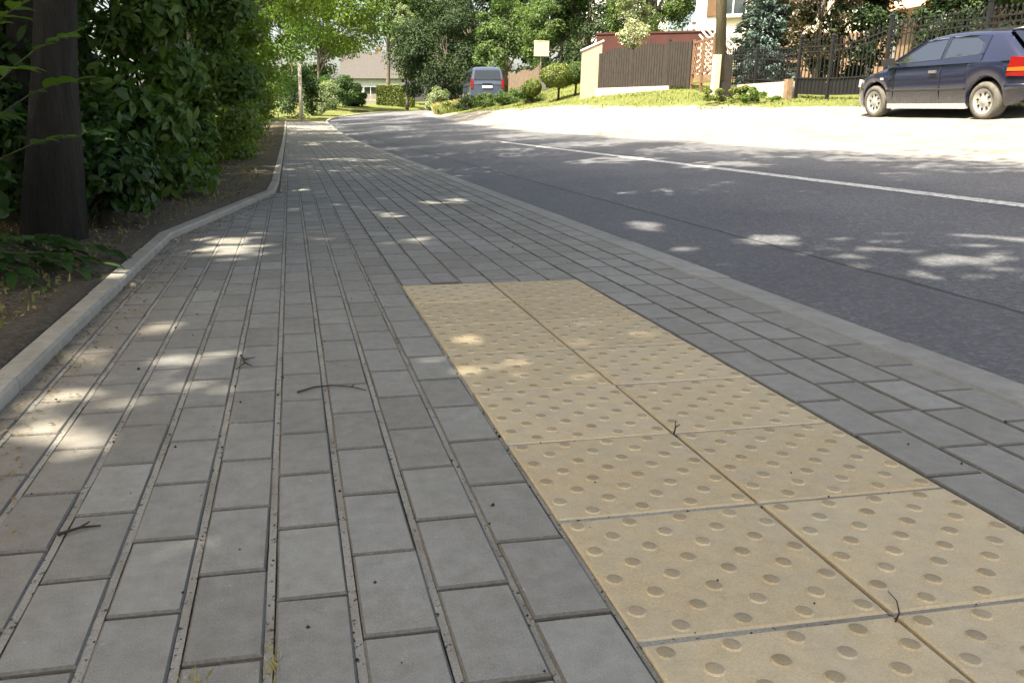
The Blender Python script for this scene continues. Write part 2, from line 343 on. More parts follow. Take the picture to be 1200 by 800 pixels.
# ------------------------------------------------------------------ lie of the land
def sm(x, a, b): t = np.clip((np.asarray(x, float) - a) / (b - a), 0, 1); return t * t * (3 - 2 * t)
def cY(Y): return .012 * np.maximum(np.asarray(Y, float) - 38, 0) ** 2 * (np.asarray(Y) < 90) + (np.asarray(Y) >= 90) * (32.4 + 1.25 * (np.asarray(Y, float) - 90))
def gY(Y):
    Y = np.asarray(Y, float); q = np.clip(Y - 20, 0, 13.2)
    return .0011 * q * q + .029 * np.maximum(Y - 33.2, 0) * (Y < 90) + (Y >= 90) * .029 * 56.8
RY = ([-60, 11, 19, 24, 27, 30, 36, 43, 52, 70, 200], [.64, .70, .80, 1.12, 1.35, 1.62, 1.6, 1.3, .7, .4, .4])
def land(X, Y):
    X = np.asarray(X, float); Y = np.asarray(Y, float); u = X - cY(Y); g = gY(Y)
    rr = np.interp(Y, *RY); s = np.interp(u, [7, 10.6, 13.3, 200], [0, .51, 1, 1.0]) + np.maximum(u - 13.3, 0) * .008
    z = np.where(u < 1.5, -.10, np.where(u < 6.9, -.16 + .053 * (np.clip(u, 1.73, 7) - 1.73), .232 + rr * s))
    z = np.where(u < -.9, .03 + .02 * np.sin(X * 3.1 + Y * 2.3) + .015 * np.sin(Y * 5.7) + sm(-u, 1.2, 6) * .25, z)
    return z + g
# inner line of the left kerb (path side)
KL = [(-.69, -3.), (-.645, 4.5), (-.15, 7.1), (-.13, 8.2), (-.13, 40.)]

# ground sheet
ys = np.concatenate([np.arange(-60, -4, 4), np.arange(-4, 32, .4), np.arange(32, 90, 1.), np.arange(90, 130, 8), np.array([140, 200, 320, 500, 800.])])
us = np.concatenate([np.array([-600, -300, -120, -60, -30, -15, -8, -5, -4, -3.2, -2.6]), np.arange(-2.2, -.6, .2), np.array([-.30, -.28, .5, 1.6]), np.array([2.2, 4, 6.2, 6.8]), np.arange(7.0, 14, .25), np.arange(14, 30, 1.5), np.array([35, 50, 80, 140, 300, 600.])])
def ground():
    UU, YY = np.meshgrid(us, ys); XX = UU + np.minimum(cY(YY), 30) * (np.abs(UU) < 100)
    # left sheet meets the kerb line
    kx = np.interp(YY, [p[1] for p in KL], [p[0] for p in KL]) - .075
    u = XX - cY(YY); near = (UU > -.7) & (UU < -.25); drop = (UU > -.29) & (UU < -.25)
    XX = np.where(near, np.where(YY < 40, kx + .03 * drop, XX), XX)
    lk = (UU <= -.7) & (UU > -2.5); XX = np.where(lk & (YY < 40), np.minimum(XX, kx - .02 + (UU + .8) * .5 * (kx > -.6) + (UU + .8) * (kx <= -.6)), XX)
    ZZ = land(XX, YY); ZZ = np.where(near & (YY < 40), gY(YY) + .03 - .16 * drop, ZZ)
    ZZ = np.where(lk & (YY < 40), gY(YY) + .032 + .012 * np.sin(XX * 9 + YY * 4), ZZ)
    ZZ = np.where(UU > 7.2, ZZ + .008 * np.sin(XX * 2.7 + YY * 1.3) * np.sin(YY * 1.9 + XX), ZZ)
    v = np.stack([XX, YY, ZZ], -1).reshape(-1, 3); ny, nx = XX.shape
    i = np.arange(ny * nx).reshape(ny, nx)
    f = np.stack([i[:-1, :-1], i[:-1, 1:], i[1:, 1:], i[1:, :-1]], -1).reshape(-1, 4)
    me = np_mesh('ground', v, f, M['ground'])
    u = UU.ravel(); Y = YY.ravel()
    lim = np.interp(Y, [-60, 10, 18, 24, 30, 36, 42], [12.3, 12.3, 12.1, 11.0, 9.9, 8.6, 7.0])
    gr = np.clip(.5 + (lim - u) * .6, 0, 1) * (u > 6.5); so = np.clip(.5 + (-.2 - u) * 2, 0, 1) * np.clip(.5 + (u + 7) * .3, 0, 1)
    so = np.where(u < 2, np.maximum(so, (u > -7)), 0) * np.clip((46 - Y) * .3, 0, 1)
    for n, a in (('gravel', gr), ('soil', so)):
        at = me.attributes.new(n, 'FLOAT', 'POINT'); at.data.foreach_set('value', a.astype(np.float32))
    me.polygons.foreach_set('use_smooth', [True] * len(me.polygons))
    return tag(obj('ground', me), kind='structure')
ground()

# road sheet, with its seam and dusty far edge; the centre line is its own sheet
def strip(name, u0, u1, nu, y0, y1, dy, zf, m, jag=0):
    rng = np.random.default_rng(5); yy = np.arange(y0, y1 + .01, dy); uu = np.linspace(u0, u1, nu)
    U, Y = np.meshgrid(uu, yy)
    if jag:
        U = U.copy(); U[:, -1] += rng.uniform(-jag, jag, len(yy)) + .05 * np.sin(yy * .9)
    X = U + cY(Y); Z = zf(U, Y); v = np.stack([X, Y, Z], -1).reshape(-1, 3)
    i = np.arange(len(v)).reshape(X.shape)
    f = np.stack([i[:-1, :-1], i[:-1, 1:], i[1:, 1:], i[1:, :-1]], -1).reshape(-1, 4)
    me = np_mesh(name, v, f, m)
    at = me.attributes.new('u', 'FLOAT', 'POINT'); at.data.foreach_set('value', U.ravel().astype(np.float32))
    return obj(name, me)
roadz = lambda u, y: gY(y) - .055 + .055 * (u - 1.73)
tag(strip('road', 1.72, 7.05, 12, -30, 88, .5, roadz, M['asphalt'], .09), kind='structure')
tag(strip('road_centre_line', 4.37, 4.50, 2, -30, 17.5, .5, lambda u, y: roadz(u, y) + .004, M['paint']), kind='structure')

# ------------------------------------------------------------------ pavement: bed, pavers, tactile slabs
pavement = tag(strip('pavement', -.62, 1.60, 4, -3, 40, .5, lambda u, y: gY(y) - .0065, M['jointsoil']), kind='structure')
me = pavement.data                                  # bend the bed's left edge to the kerb
co = np.zeros(len(me.vertices) * 3, np.float32); me.vertices.foreach_get('co', co); co = co.reshape(-1, 3)
k = np.arange(len(co)) % 4 == 0
co[k, 0] = np.interp(co[k, 1], [p[1] for p in KL], [p[0] for p in KL]) + cY(co[k, 1])
me.vertices.foreach_set('co', co.ravel()); me.update()

def clip(poly, a, b):      # keep the side to the right of a->b
    out = []; n = len(poly)
    sd_ = lambda p: (b[0] - a[0]) * (p[1] - a[1]) - (b[1] - a[1]) * (p[0] - a[0])
    for i in range(n):
        p, q = poly[i], poly[(i + 1) % n]; sp, sq = sd_(p), sd_(q)
        if sp <= 0: out.append(p)
        if sp * sq < 0:
            t = sp / (sp - sq); out.append((p[0] + (q[0] - p[0]) * t, p[1] + (q[1] - p[1]) * t))
    return out
def area(p): return .5 * sum(p[i][0] * p[(i + 1) % len(p)][1] - p[(i + 1) % len(p)][0] * p[i][1] for i in range(len(p)))
def prism(poly, ch=.0033, dep=.045):
    n = len(poly); cx = sum(p[0] for p in poly) / n; cy = sum(p[1] for p in poly) / n
    ins = []
    for i in range(n):
        p0, p1, p2 = poly[i - 1], poly[i], poly[(i + 1) % n]
        e1 = Vector((p1[0] - p0[0], p1[1] - p0[1])).normalized(); e2 = Vector((p2[0] - p1[0], p2[1] - p1[1])).normalized()
        b = Vector((-e1.y - e2.y, e1.x + e2.x)); l = b.length
        b = b / l * ch / max(.35, l / 2) if l > 1e-6 else Vector((0, 0))
        ins.append((p1[0] + b.x, p1[1] + b.y))
    vs = [(x, y, 0) for x, y in ins] + [(x, y, -ch * .9) for x, y in poly] + [(x, y, -dep) for x, y in poly]
    fs = [tuple(range(n))] + [(a * n + i, (a + 1) * n + i, (a + 1) * n + (i + 1) % n, a * n + (i + 1) % n) for a in (0, 1) for i in range(n)]
    return vs, fs
rows = []                                            # (x0, x1, paver_width_gap, y-limits)
x = -.056
while x > -.75: rows.append((x - .109, x, .0135)); x -= .109
rows += [(-.056, .054, .0135), (.054, .164, .013), (.164, .278, .012), (.278, .393, .009)]
TX0, TX1, TW, TD, TY1 = .394, 1.104, .354, .322, 3.075
rows += [(.396 + i * .118, .396 + (i + 1) * .118, .0065) for i in range(6)]
rows += [(1.106 + i * .121, 1.106 + (i + 1) * .121, .007) for i in range(4)]
rp = random.Random(3); cand = []
for ri, (x0, x1, gap) in enumerate(rows):
    y = -2.5 + .849 % .203 - .203 + (.1015 if round((x0 + .056) / .112) % 2 else 0) + rp.uniform(-.012, .012)
    mid = (x0 + x1) / 2; tact = TX0 < mid < TX1
    while y < 39.5:
        g2 = rp.uniform(.0055, .009)
        y0, y1 = y + g2 / 2, y + .203 - g2 / 2; y += .203
        if tact and y0 < TY1 + .004:
            if y1 < TY1 + .04: continue
            y0 = TY1 + .006
        jx = rp.uniform(-.001, .001)
        poly = [(x0 + gap / 2 + jx, y0), (x1 - gap / 2 + jx, y0), (x1 - gap / 2 + jx, y1), (x0 + gap / 2 + jx, y1)]
        if mid < -.02:
            n0 = len(poly)
            if y0 < 7.1: poly = clip(clip(poly, KL[0], KL[1]), KL[1], (KL[2][0] + .0, KL[2][1]))
            else: poly = clip(poly, (-.115, 0), (-.115, 50))
            if len(poly) < 3 or abs(area(poly)) < .0012: continue
        cxp = sum(p[0] for p in poly) / len(poly); cyp = sum(p[1] for p in poly) / len(poly)
        cand.append((cxp, cyp, [(p[0] - cxp, p[1] - cyp) for p in poly]))
def vis(cx, cy):     # roughly inside the photograph, and how large it shows
    a = math.atan2(cx, cy) - R(10.3); d = cx * math.sin(R(10.3)) + cy * math.cos(R(10.3))
    return (d > .72 and -.56 < (cx * math.cos(R(10.3)) - cy * math.sin(R(10.3))) / (d * .964 + .17) < .74)
cand.sort(key=lambda c: (not vis(c[0], c[1]), c[1] * c[1] + c[0] ** 2))
cache = {}
rest = MB()
for i, (cx, cy, poly) in enumerate(cand):
    if i < 300:
        key = tuple((round(a, 3), round(b, 3)) for a, b in poly)
        if key not in cache:
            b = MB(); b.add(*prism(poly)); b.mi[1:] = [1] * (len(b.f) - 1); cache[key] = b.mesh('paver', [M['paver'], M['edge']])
        o = obj('paver', cache[key], pavement)
        o.location = (cx, cy, rp.uniform(-.0007, .0007)); o.rotation_euler = (rp.uniform(-.0025, .0025), rp.uniform(-.009, .009), rp.uniform(-.009, .009))
    else:
        vs, fs = prism(poly, .0033, .03); dz = rp.uniform(-.0012, .0012); tx = rp.uniform(-.009, .009); a = rp.uniform(-.007, .007)
        c0 = float(cY(cy))
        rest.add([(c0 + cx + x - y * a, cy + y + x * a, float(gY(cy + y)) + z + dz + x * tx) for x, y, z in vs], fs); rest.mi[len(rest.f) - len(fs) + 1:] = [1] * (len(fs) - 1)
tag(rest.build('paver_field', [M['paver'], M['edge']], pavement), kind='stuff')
# sand swept into the long joints
jm = MB(); rj = random.Random(9)
for x0, x1, gap in rows:
    for xx, ylo in ((x1, 3.1 if TX0 < x1 < TX1 - .02 else -2.4),):
        if xx > 1.57: continue
        if xx < -.13: yhi = 4.5 + (xx + .645) / .19 if xx < -.15 else 7.
        else: yhi = 39.
        y = ylo; pz = None
        top = -.0022 if x1 < .2 else -.004
        while y < yhi - .05:
            st = .05 if y < 6 else .6; e = min(y + st, yhi); w = gap / 2 - .0012
            z0 = (top + rj.uniform(-.0012, .0012)) if pz is None else pz; z1 = top + rj.uniform(-.0012, .0012); pz = z1
            g0, g1 = float(gY(y)), float(gY(e)); c0, c1 = float(cY(y)), float(cY(e))
            jm.add([(xx - w + c0, y, g0 + z0), (xx + w + c0, y, g0 + z0), (xx + w + c1, e, g1 + z1), (xx - w + c1, e, g1 + z1)], [(0, 1, 2, 3)]); y = e
for r_ in range(11):
    y = TY1 - TD * r_; jm.add([(TX0 + .002, y - .006, -.0012), (TX1 - .002, y - .006, -.0012), (TX1 - .002, y + .006, -.0012), (TX0 + .002, y + .006, -.0012)], [(0, 1, 2, 3)])
tag(jm.build('joint_sand', M['sand'], pavement, True), kind='stuff')
# tactile slabs
def slab_mesh():
    b = MB(); w, d = TW - .007, TD - .009
    vs, fs = prism([(-w / 2, -d / 2), (w / 2, -d / 2), (w / 2, d / 2), (-w / 2, d / 2)], .003, .05); b.add(vs, fs)
    nr = 8; px = w / 4; py = d / nr
    for r_ in range(nr):
        for c_ in range(4):
            sx = -w / 2 + px * (c_ + (.25 if r_ % 2 else .75)); sy = -d / 2 + py * (r_ + .5); n = 12
            vv = [(sx + a * math.cos(2 * math.pi * q / n), sy + a * math.sin(2 * math.pi * q / n), z) for a, z in ((.0140, -.0005), (.0112, .0022), (.006, .0034)) for q in range(n)] + [(sx, sy, .0037)]
            ff = [(a * n + q, a * n + (q + 1) % n, (a + 1) * n + (q + 1) % n, (a + 1) * n + q) for a in (0, 1) for q in range(n)]
            b.add(vv, ff, 0); b.mi[-n:] = [1] * n
            b.f += [(len(b.v) - 1 - n + q, len(b.v) - 1 - n + (q + 1) % n, len(b.v) - 1) for q in range(n)]; b.mi += [1] * n
    return b.mesh('tactile_slab', [M['slab'], M['stud']])
sme = slab_mesh()
for c_ in range(2):
    for r_ in range(10):
        o = obj('tactile_slab', sme, pavement)
        o.location = (TX0 + TW * (c_ + .5) + rp.uniform(-.001, .001), TY1 - TD * (r_ + .5) + rp.uniform(-.001, .001), .0015 + rp.uniform(-.0008, .0008))
        o.rotation_euler = (rp.uniform(-.003, .003), rp.uniform(-.003, .003), (math.pi if rp.random() < .5 else 0) + rp.uniform(-.004, .004))

# kerb stones
def kerb_row(name, line, w, top, dep, side, length=1.0, ch=.008, mtl=None):
    root = tag(empty(name, (0, 0, 0)), kind='structure')
    base = MB(); cum = [0]
    for a, b in zip(line, line[1:]): cum.append(cum[-1] + math.dist(a, b))
    def at(s):
        i = max(0, min(len(line) - 2, np.searchsorted(cum, s) - 1)); t = (s - cum[i]) / (cum[i + 1] - cum[i])
        return Vector((line[i][0] + (line[i + 1][0] - line[i][0]) * t, line[i][1] + (line[i + 1][1] - line[i][1]) * t))
    s = 0.
    while s < cum[-1] - .05:
        e = min(s + length, cum[-1])
        for cb in cum[1:-1]:
            if s + .05 < cb < e - .05: e = cb; break
        a, b = at(s + .002), at(e - .002); c = (a + b) / 2; l = (b - a).length; rz = math.atan2(b.y - a.y, b.x - a.x)
        hw = w / 2; h = [(-hw, -dep), (-hw, top - ch), (-hw + ch, top), (hw - ch, top), (hw, top - ch), (hw, -dep)]
        vs = [(sx * l / 2, y, z) for sx in (-1, 1) for y, z in h]; n = 6
        fs = [(i, (i + 1) % n, n + (i + 1) % n, n + i) for i in range(n)] + [tuple(range(n - 1, -1, -1)), tuple(range(n, 2 * n))]
        mb = MB(); mb.add(vs, fs); o = mb.build('kerb_stone', mtl or M['kerb'], root)
        nrm = Vector((-math.sin(rz), math.cos(rz))) * side * hw
        z0 = float(gY(a.y)); z1 = float(gY(b.y))
        o.location = (c.x + nrm.x, c.y + nrm.y, (z0 + z1) / 2 + rp.uniform(-.002, .002)); o.rotation_euler = (rp.uniform(-.01, .01), -math.atan2(z1 - z0, l), rz + rp.uniform(-.002, .002))
        s = e
    return root
kerb_row('garden_kerb', KL[:4] + [(-.13, 20.), (-.13, 30), (-.13, 39.5)], .072, .034, .12, 1)
kg = M['kerb'].copy(); kg.name = 'road_kerb_concrete'
for nd in kg.node_tree.nodes:                        # greyer, cleaner concrete than the garden edging
    if nd.bl_idname == 'ShaderNodeMix' and nd.blend_type == 'MIX': nd.inputs[7].default_value = (.23, .23, .22, 1)
    if nd.bl_idname == 'ShaderNodeValToRGB' and abs(nd.color_ramp.elements[0].color[0] - .285) < .001:
        nd.color_ramp.elements[0].color = (.25, .25, .243, 1); nd.color_ramp.elements[1].color = (.29, .29, .282, 1)
rl = [(1.594 + float(cY(y)), y) for y in np.arange(-3, 60, 1.)]
kerb_row('road_kerb', rl, .136, .001, .2, -1, mtl=kg)

# ------------------------------------------------------------------ trees and shrubs
def limb_tube(mb, a, b, r0, r1, rng, n=6, sag=.0, seg=4):
    a, b = np.array(a, float), np.array(b, float); pts = []; rad = []
    L_ = np.linalg.norm(b - a)
    for i in range(seg + 1):
        t = i / seg; p = a + (b - a) * t; 
        if 0 < i < seg: p = p + rng.normal(size=3) * L_ * .04
        p[2] += L_ * .12 * math.sin(math.pi * t) - sag * t * t
        pts.append(p); rad.append(r0 + (r1 - r0) * t)
    mb.tube(pts, rad, n)
GAPS = np.array([(-.3, 2.21, .05, .06), (-.21, 2.19, .05, .07), (-.26, 2., .05, .05), (-.37, 2.15, .04, .05), (-.49, 2.01, .04, .04), (-.34, 1.82, .03, .06), (-.39, 1.68, .05, .03), (-.51, 1.64, .08, .07), (-.41, 1.59, .03, .03), (-.35, 1.48, .03, .05),
    (-.56, 2.28, .06, .06), (-.51, 2.42, .05, .05), (-.41, 2.59, .05, .04), (-.64, 3.33, .05, .07), (-.24, 4.16, .23, .2), (-.37, 4.45, .18, .1), (-.56, 1.91, .04, .09), (-.66, 1.89, .03, .05), (-.42, 1.32, .02, .03),
    (1.15, 6.23, .18, .26), (.64, 5.41, .1, .19), (.65, 4.24, .1, .12), (.69, 12.41, .25, .48), (1.09, 12.34, .25, .48), (.51, 19.77, .23, 1.2), (.04, 12.06, .17, .45), (1.55, 3.06, .14, .12), (.61, 1.04, .03, .02), (.05, 7.5, .1, .18),
    (2.84, 3.27, .4, .5), (3.05, 3.6, .4, .35), (2.53, 3.99, .16, .25), (2.16, 4.79, .13, .26), (3.51, 3.58, .13, .27), (1.96, 3.92, .1, .15), (6.08, 8.24, .28, .53), (4.7, 8.5, .55, .68), (4.15, 10.36, .66, .78), (5.71, 19.79, 1.0, 2.4), (5.2, 14.5, .6, 1.5)])
def open_canopy(rng, p):           # leaves left out so that light comes through the crown in irregular gaps
    q = p[:, :2] - np.array(sdir[:2]) / sdir[2] * (p[:, 2:3] - np.where(p[:, :1] > 2.5, .0, 0.))
    q = q + rng.normal(size=q.shape) * .028; keep = np.ones(len(p), bool)
    rag = np.sin(q[:, 0] * 8.3 + 2 * np.sin(q[:, 1] * 5.1)) * np.sin(q[:, 1] * 6.7 + 2 * np.sin(q[:, 0] * 6.3))
    for x, y, a, b in GAPS:
        pd = .05 if a > .12 else .03
        r2 = ((q[:, 0] - x) / (a + pd)) ** 2 + ((q[:, 1] - y) / (b + pd)) ** 2
        keep &= (r2 > 1) | ((rag > .38) if a > .12 else False) | ((r2 > .5) & (rag < -.35) if a > .12 else False)
    return keep
def tree(name, label, cat, xy, height, tr, crown, nleaf, size, leaf, bark='bark', seed=1, nclump=40, cr=.7, shell=.5, aspect=.5, lean=(0, 0), group=None, zmin=None, ntop=.55, blades=None, limbs=14, base=None, fine=False, gaps=False):
    rng = np.random.default_rng(seed); z0 = float(land(*xy)) if base is None else base
    root = tag(empty(name, (xy[0], xy[1], z0)), label, cat, group)
    ctr = np.array(crown[:3], float); rad = crown[3:]
    p, nr, cc = clump_cloud(rng, ctr, rad, nclump, nleaf, cr, shell, zmin)
    if gaps:
        kp = open_canopy(rng, p + np.array([xy[0], xy[1], z0])); p, nr = p[kp], nr[kp]
    sz = size * (.45 + 1.0 * rng.random(len(p)) ** 1.1); v, f = leaf_geo_fine(rng, p, nr, sz, aspect) if fine else leaf_geo(rng, p, nr, sz, aspect)
    mb = MB(); top = np.array([lean[0], lean[1], height * ntop]); pts = []; rr = []
    for i in range(8):
        t = i / 7; q = top * np.array([t ** 1.3, t ** 1.3, t]); q[:2] += rng.normal(size=2) * tr * .25 * (i > 0)
        pts.append(q); rr.append(tr * (1.35 - .55 * min(1, t * 5) * 1 - .45 * t) if i else tr * 1.5)
    pts[0] = np.array([0, 0, -.15]); mb.tube(pts, rr, 10)
    ids = rng.permutation(len(cc))[:limbs]
    for j in ids:
        t = rng.uniform(.45, 1.); i = min(6, int(t * 7)); limb_tube(mb, pts[i], cc[j], tr * .38, tr * .08, rng)
    mb.build('trunk', M[bark], root, True)
    obj('crown', np_mesh('crown', v, f, M[leaf]), root)
    return root

# big roadside trees on the left: (x, y, height, trunk radius, crown centre offset, radii, leaves, seed)
def T(x, y, h, tr, c, r, n, s, leaf, seed, label, bark='bark', **kw):
    kw.setdefault('nclump', 48); kw.setdefault('cr', 1.05); kw.setdefault('gaps', True)
    return tree('roadside_tree', label, 'tree', (x, y), h, tr, (*c, *r), n, s, leaf, bark, seed, group='tall trees along the left of the pavement', **kw)
T(-1.2, 4.35, 10, .118, (.4, 0, 7.2), (3.4, 3.2, 2.9), 19000, .19, 'leaf_mid', 11, 'thick dark tree trunk nearest the camera at the left edge, rough bark', lean=(1.2, 0))
T(-1.75, 5.9, 10, .12, (.6, 0, 7.4), (3.3, 3.2, 2.9), 16000, .19, 'leaf_mid', 12, 'slimmer dark trunk half hidden in leaves just behind the thick trunk', lean=(1.0, 0))
T(-2.3, 10.5, 11, .14, (.8, 0, 7.6), (3.6, 3.3, 3.2), 15000, .19, 'leaf_mid', 13, 'tall leafy tree rising behind the large-leaved shrubs left of the pavement')
T(-2.3, 15.5, 11, .14, (1.0, 0, 7.6), (3.7, 3.4, 3.4), 16000, .19, 'leaf_yel', 14, 'tall yellow-green tree left of the straight pavement, between dark shrubs and the bend')
T(-2.2, 21., 11, .14, (1.2, 0, 7.2), (3.7, 3.5, 3.6), 17000, .18, 'leaf_yel', 15, 'light green tree hanging over the pavement midway to its far end')
T(-2.0, 27., 11, .14, (1.5, 0, 6.8), (3.7, 3.6, 3.8), 18000, .17, 'leaf_yel', 16, 'sunlit yellow-green tree arching over the far pavement')
T(-1.8, 34, 12, .15, (3.0, 0, 7.2), (4.4, 3.8, 4.2), 26000, .16, 'leaf_yel', 17, 'sunlit tree with drooping light foliage at the far end of the pavement', zmin=1.8)
T(-3.2, 41, 12, .15, (2.0, 0, 6.5), (4.0, 3.8, 4.6), 20000, .18, 'leaf_mid', 18, 'tree closing the view behind the far end of the pavement')
T(-2.1, -.5, 10, .16, (.7, 0, 7.2), (3.2, 3.1, 2.7), 15000, .23, 'leaf_mid', 21, 'tall leafy tree beside the camera whose shade covers the near paving')
T(-3.0, -5., 10, .16, (.3, 0, 7.4), (3.5, 3.1, 2.8), 11000, .23, 'leaf_mid', 22, 'tall leafy tree behind the camera on the left verge')
T(-4.8, -2.4, 12, .17, (.0, 0, 9.2), (3.6, 3.3, 3.0), 9000, .24, 'leaf_mid', 23, 'taller tree set back from the pavement beside the camera')
T(-5.0, 3.2, 12, .17, (.0, 0, 9.0), (3.6, 3.3, 3.2), 14000, .23, 'leaf_mid', 24, 'tall tree deep in the dark left thicket behind the thick trunk')
T(-5.2, 9.0, 12, .17, (.0, 0, 9.0), (3.6, 3.5, 3.2), 12000, .23, 'leaf_mid', 25, 'tall tree deep in the left thicket behind the second trunk')
T(-5.4, 15., 12, .17, (.0, 0, 8.6), (3.6, 3.5, 3.6), 12000, .23, 'leaf_mid', 26, 'tall tree set back behind the yellow-green trees on the left')
T(-5.4, 22., 12, .17, (.0, 0, 8.6), (3.6, 3.8, 3.8), 12000, .23, 'leaf_mid', 27, 'tall tree set back behind the arching trees on the left')

# understorey shrubs on the left
def shrub(x, y, r, n, s, leaf, seed, label, cz=None, name='roadside_shrub', **kw):
    kw.setdefault('nclump', 34); kw.setdefault('cr', r[0] * .42); kw.setdefault('shell', .35); kw.setdefault('aspect', .48)
    cz = cz or r[2] * .78
    return tree(name, label, 'shrub', (x, y), r[2] * 1.6, .035, (0, 0, cz or r[2] * .95, *r), n, s, leaf, 'bark', seed, zmin=.06, limbs=22, group='shrubs under the left trees', **kw)
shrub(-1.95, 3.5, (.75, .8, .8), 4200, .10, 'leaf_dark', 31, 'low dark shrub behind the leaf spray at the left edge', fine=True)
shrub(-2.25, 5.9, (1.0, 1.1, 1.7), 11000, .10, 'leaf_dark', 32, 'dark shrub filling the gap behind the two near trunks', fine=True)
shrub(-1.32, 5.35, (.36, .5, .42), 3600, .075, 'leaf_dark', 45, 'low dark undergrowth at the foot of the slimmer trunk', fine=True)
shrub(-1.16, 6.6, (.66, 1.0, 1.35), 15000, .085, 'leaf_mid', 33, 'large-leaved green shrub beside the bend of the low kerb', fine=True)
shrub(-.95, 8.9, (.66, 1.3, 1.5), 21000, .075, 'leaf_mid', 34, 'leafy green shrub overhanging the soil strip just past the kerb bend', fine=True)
shrub(-1.18, 11.9, (.82, 1.5, 1.7), 21000, .075, 'leaf_yel', 35, 'green shrub along the straight kerb, third past the bend', fine=True)
shrub(-1.42, 15.4, (.95, 1.8, 1.9), 16000, .085, 'leaf_mid', 36, 'tall green shrub along the straight kerb beyond the soil strip', fine=True)
shrub(-1.45, 19.5, (1.0, 2.2, 2.1), 15000, .09, 'leaf_yel', 37, 'light green shrub beside the pavement, midway to its far end')
shrub(-1.45, 24.3, (1.1, 2.6, 2.3), 15000, .09, 'leaf_yel', 38, 'bright yellow-green shrub leaning to the far pavement')
shrub(-1.5, 30.0, (1.2, 3.0, 2.5), 15000, .09, 'leaf_yel', 39, 'bright yellow-green shrub close to the far end of the pavement')
shrub(-1.25, 10.3, (.42, .8, .35), 3500, .06, 'leaf_mid', 46, 'low green undergrowth on the soil strip past the kerb bend', fine=True)
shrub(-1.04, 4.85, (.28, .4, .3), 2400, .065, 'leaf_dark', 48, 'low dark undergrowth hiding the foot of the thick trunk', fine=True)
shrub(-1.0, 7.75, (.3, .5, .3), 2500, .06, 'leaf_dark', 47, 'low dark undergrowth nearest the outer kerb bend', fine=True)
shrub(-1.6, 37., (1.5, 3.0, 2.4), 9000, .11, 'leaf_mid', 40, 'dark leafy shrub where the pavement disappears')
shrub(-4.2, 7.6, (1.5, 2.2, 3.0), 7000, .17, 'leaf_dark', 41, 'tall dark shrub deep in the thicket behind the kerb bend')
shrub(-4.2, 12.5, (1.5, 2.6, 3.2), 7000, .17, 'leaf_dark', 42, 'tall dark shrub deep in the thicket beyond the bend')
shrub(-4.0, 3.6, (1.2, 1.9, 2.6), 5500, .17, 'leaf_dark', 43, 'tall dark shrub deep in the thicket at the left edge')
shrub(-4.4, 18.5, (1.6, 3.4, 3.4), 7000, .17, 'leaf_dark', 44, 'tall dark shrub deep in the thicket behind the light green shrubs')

# near compound-leaf sprays with single leaflets
def leaflet_mesh():
    b = MB(); st = [(0, 0, 0), (.25, .17, .02), (.5, .2, .03), (.75, .13, .01), (1, 0, -.05)]
    vs = []
    for x, w, z in st: vs += [(x, w, z + .04 * (w > 0)), (x, 0, z), (x, -w, z + .04 * (w > 0))]
    fs = [(i * 3 + k, i * 3 + k + 1, i * 3 + k + 4, i * 3 + k + 3) for i in range(4) for k in (0, 1)]
    b.add(vs, fs); return b
lm_d = leaflet_mesh().mesh('leaflet', M['leaf_dark'], True); lm_m = leaflet_mesh().mesh('leaflet', M['leaf_mid'], True)
def spray(label, base, tips, seed, lm, ll=.075):
    rr = random.Random(seed); root = tag(empty('leaf_spray_shrub', base), label, 'shrub')
    B = Vector(base); st = MB(); n_obj = 0
    for tip, nl in tips:
        tip = Vector(tip) - B; pts = []
        for i in range(6):
            t = i / 5; p = tip * t; p.z += .22 * math.sin(t * 2.6) * tip.length * .6; pts.append(p)
        st.tube(pts, [.008 - .006 * i / 5 for i in range(6)], 6)
        for j in range(nl):
            t = .35 + .65 * j / max(1, nl - 1); i = min(4, int(t * 5)); p = pts[i].lerp(pts[i + 1], t * 5 - i)
            dr = (pts[i + 1] - pts[i]).normalized(); ang = rr.uniform(0, 6.28)
            side = Vector((math.cos(ang), math.sin(ang), rr.uniform(-.25, .35))); d = (dr * .6 + side).normalized() if j < nl - 1 else dr
            ln = rr.uniform(.2, .32); rach = [p + d * ln * q - Vector((0, 0, .25 * ln * q * q)) for q in (0, .35, .7, 1.)]
            st.tube(rach, [.003, .0025, .002, .0012], 5)
            lat = d.cross(Vector((0, 0, 1))).normalized()
            for q in range(7):
                tt = .35 + .65 * (q // 2) / 3; pp = p + d * ln * tt - Vector((0, 0, .25 * ln * tt * tt))
                ld = (d + lat * (1.2 if q % 2 else -1.2)).normalized() if q < 6 else d
                ld = (ld - Vector((0, 0, rr.uniform(.1, .5)))).normalized()
                nz = (Vector((0, 0, 1)) + Vector((rr.uniform(-.4, .4), rr.uniform(-.4, .4), 0))).normalized()
                yv = nz.cross(ld).normalized(); zv = ld.cross(yv); s = ll * rr.uniform(.75, 1.3)
                o = obj('leaf', lm, root)
                o.matrix_local = Matrix.Translation(pp) @ Matrix((ld, yv, zv)).transposed().to_4x4() @ Matrix.Diagonal((s, s, s, 1))
    st.build('stem', M['stem'], root, True); return root
spray('dark compound leaves arching low beside the kerb at the left edge', (-1.5, 3.4, .03),
      [((-1.0, 3.35, .08), 6), ((-1.1, 3.2, .08), 6), ((-1.05, 3.5, .13), 6), ((-1.18, 3.3, .18), 6), ((-.97, 3.6, .10), 5), ((-1.2, 3.1, .05), 5)], 5, lm_d, .085)
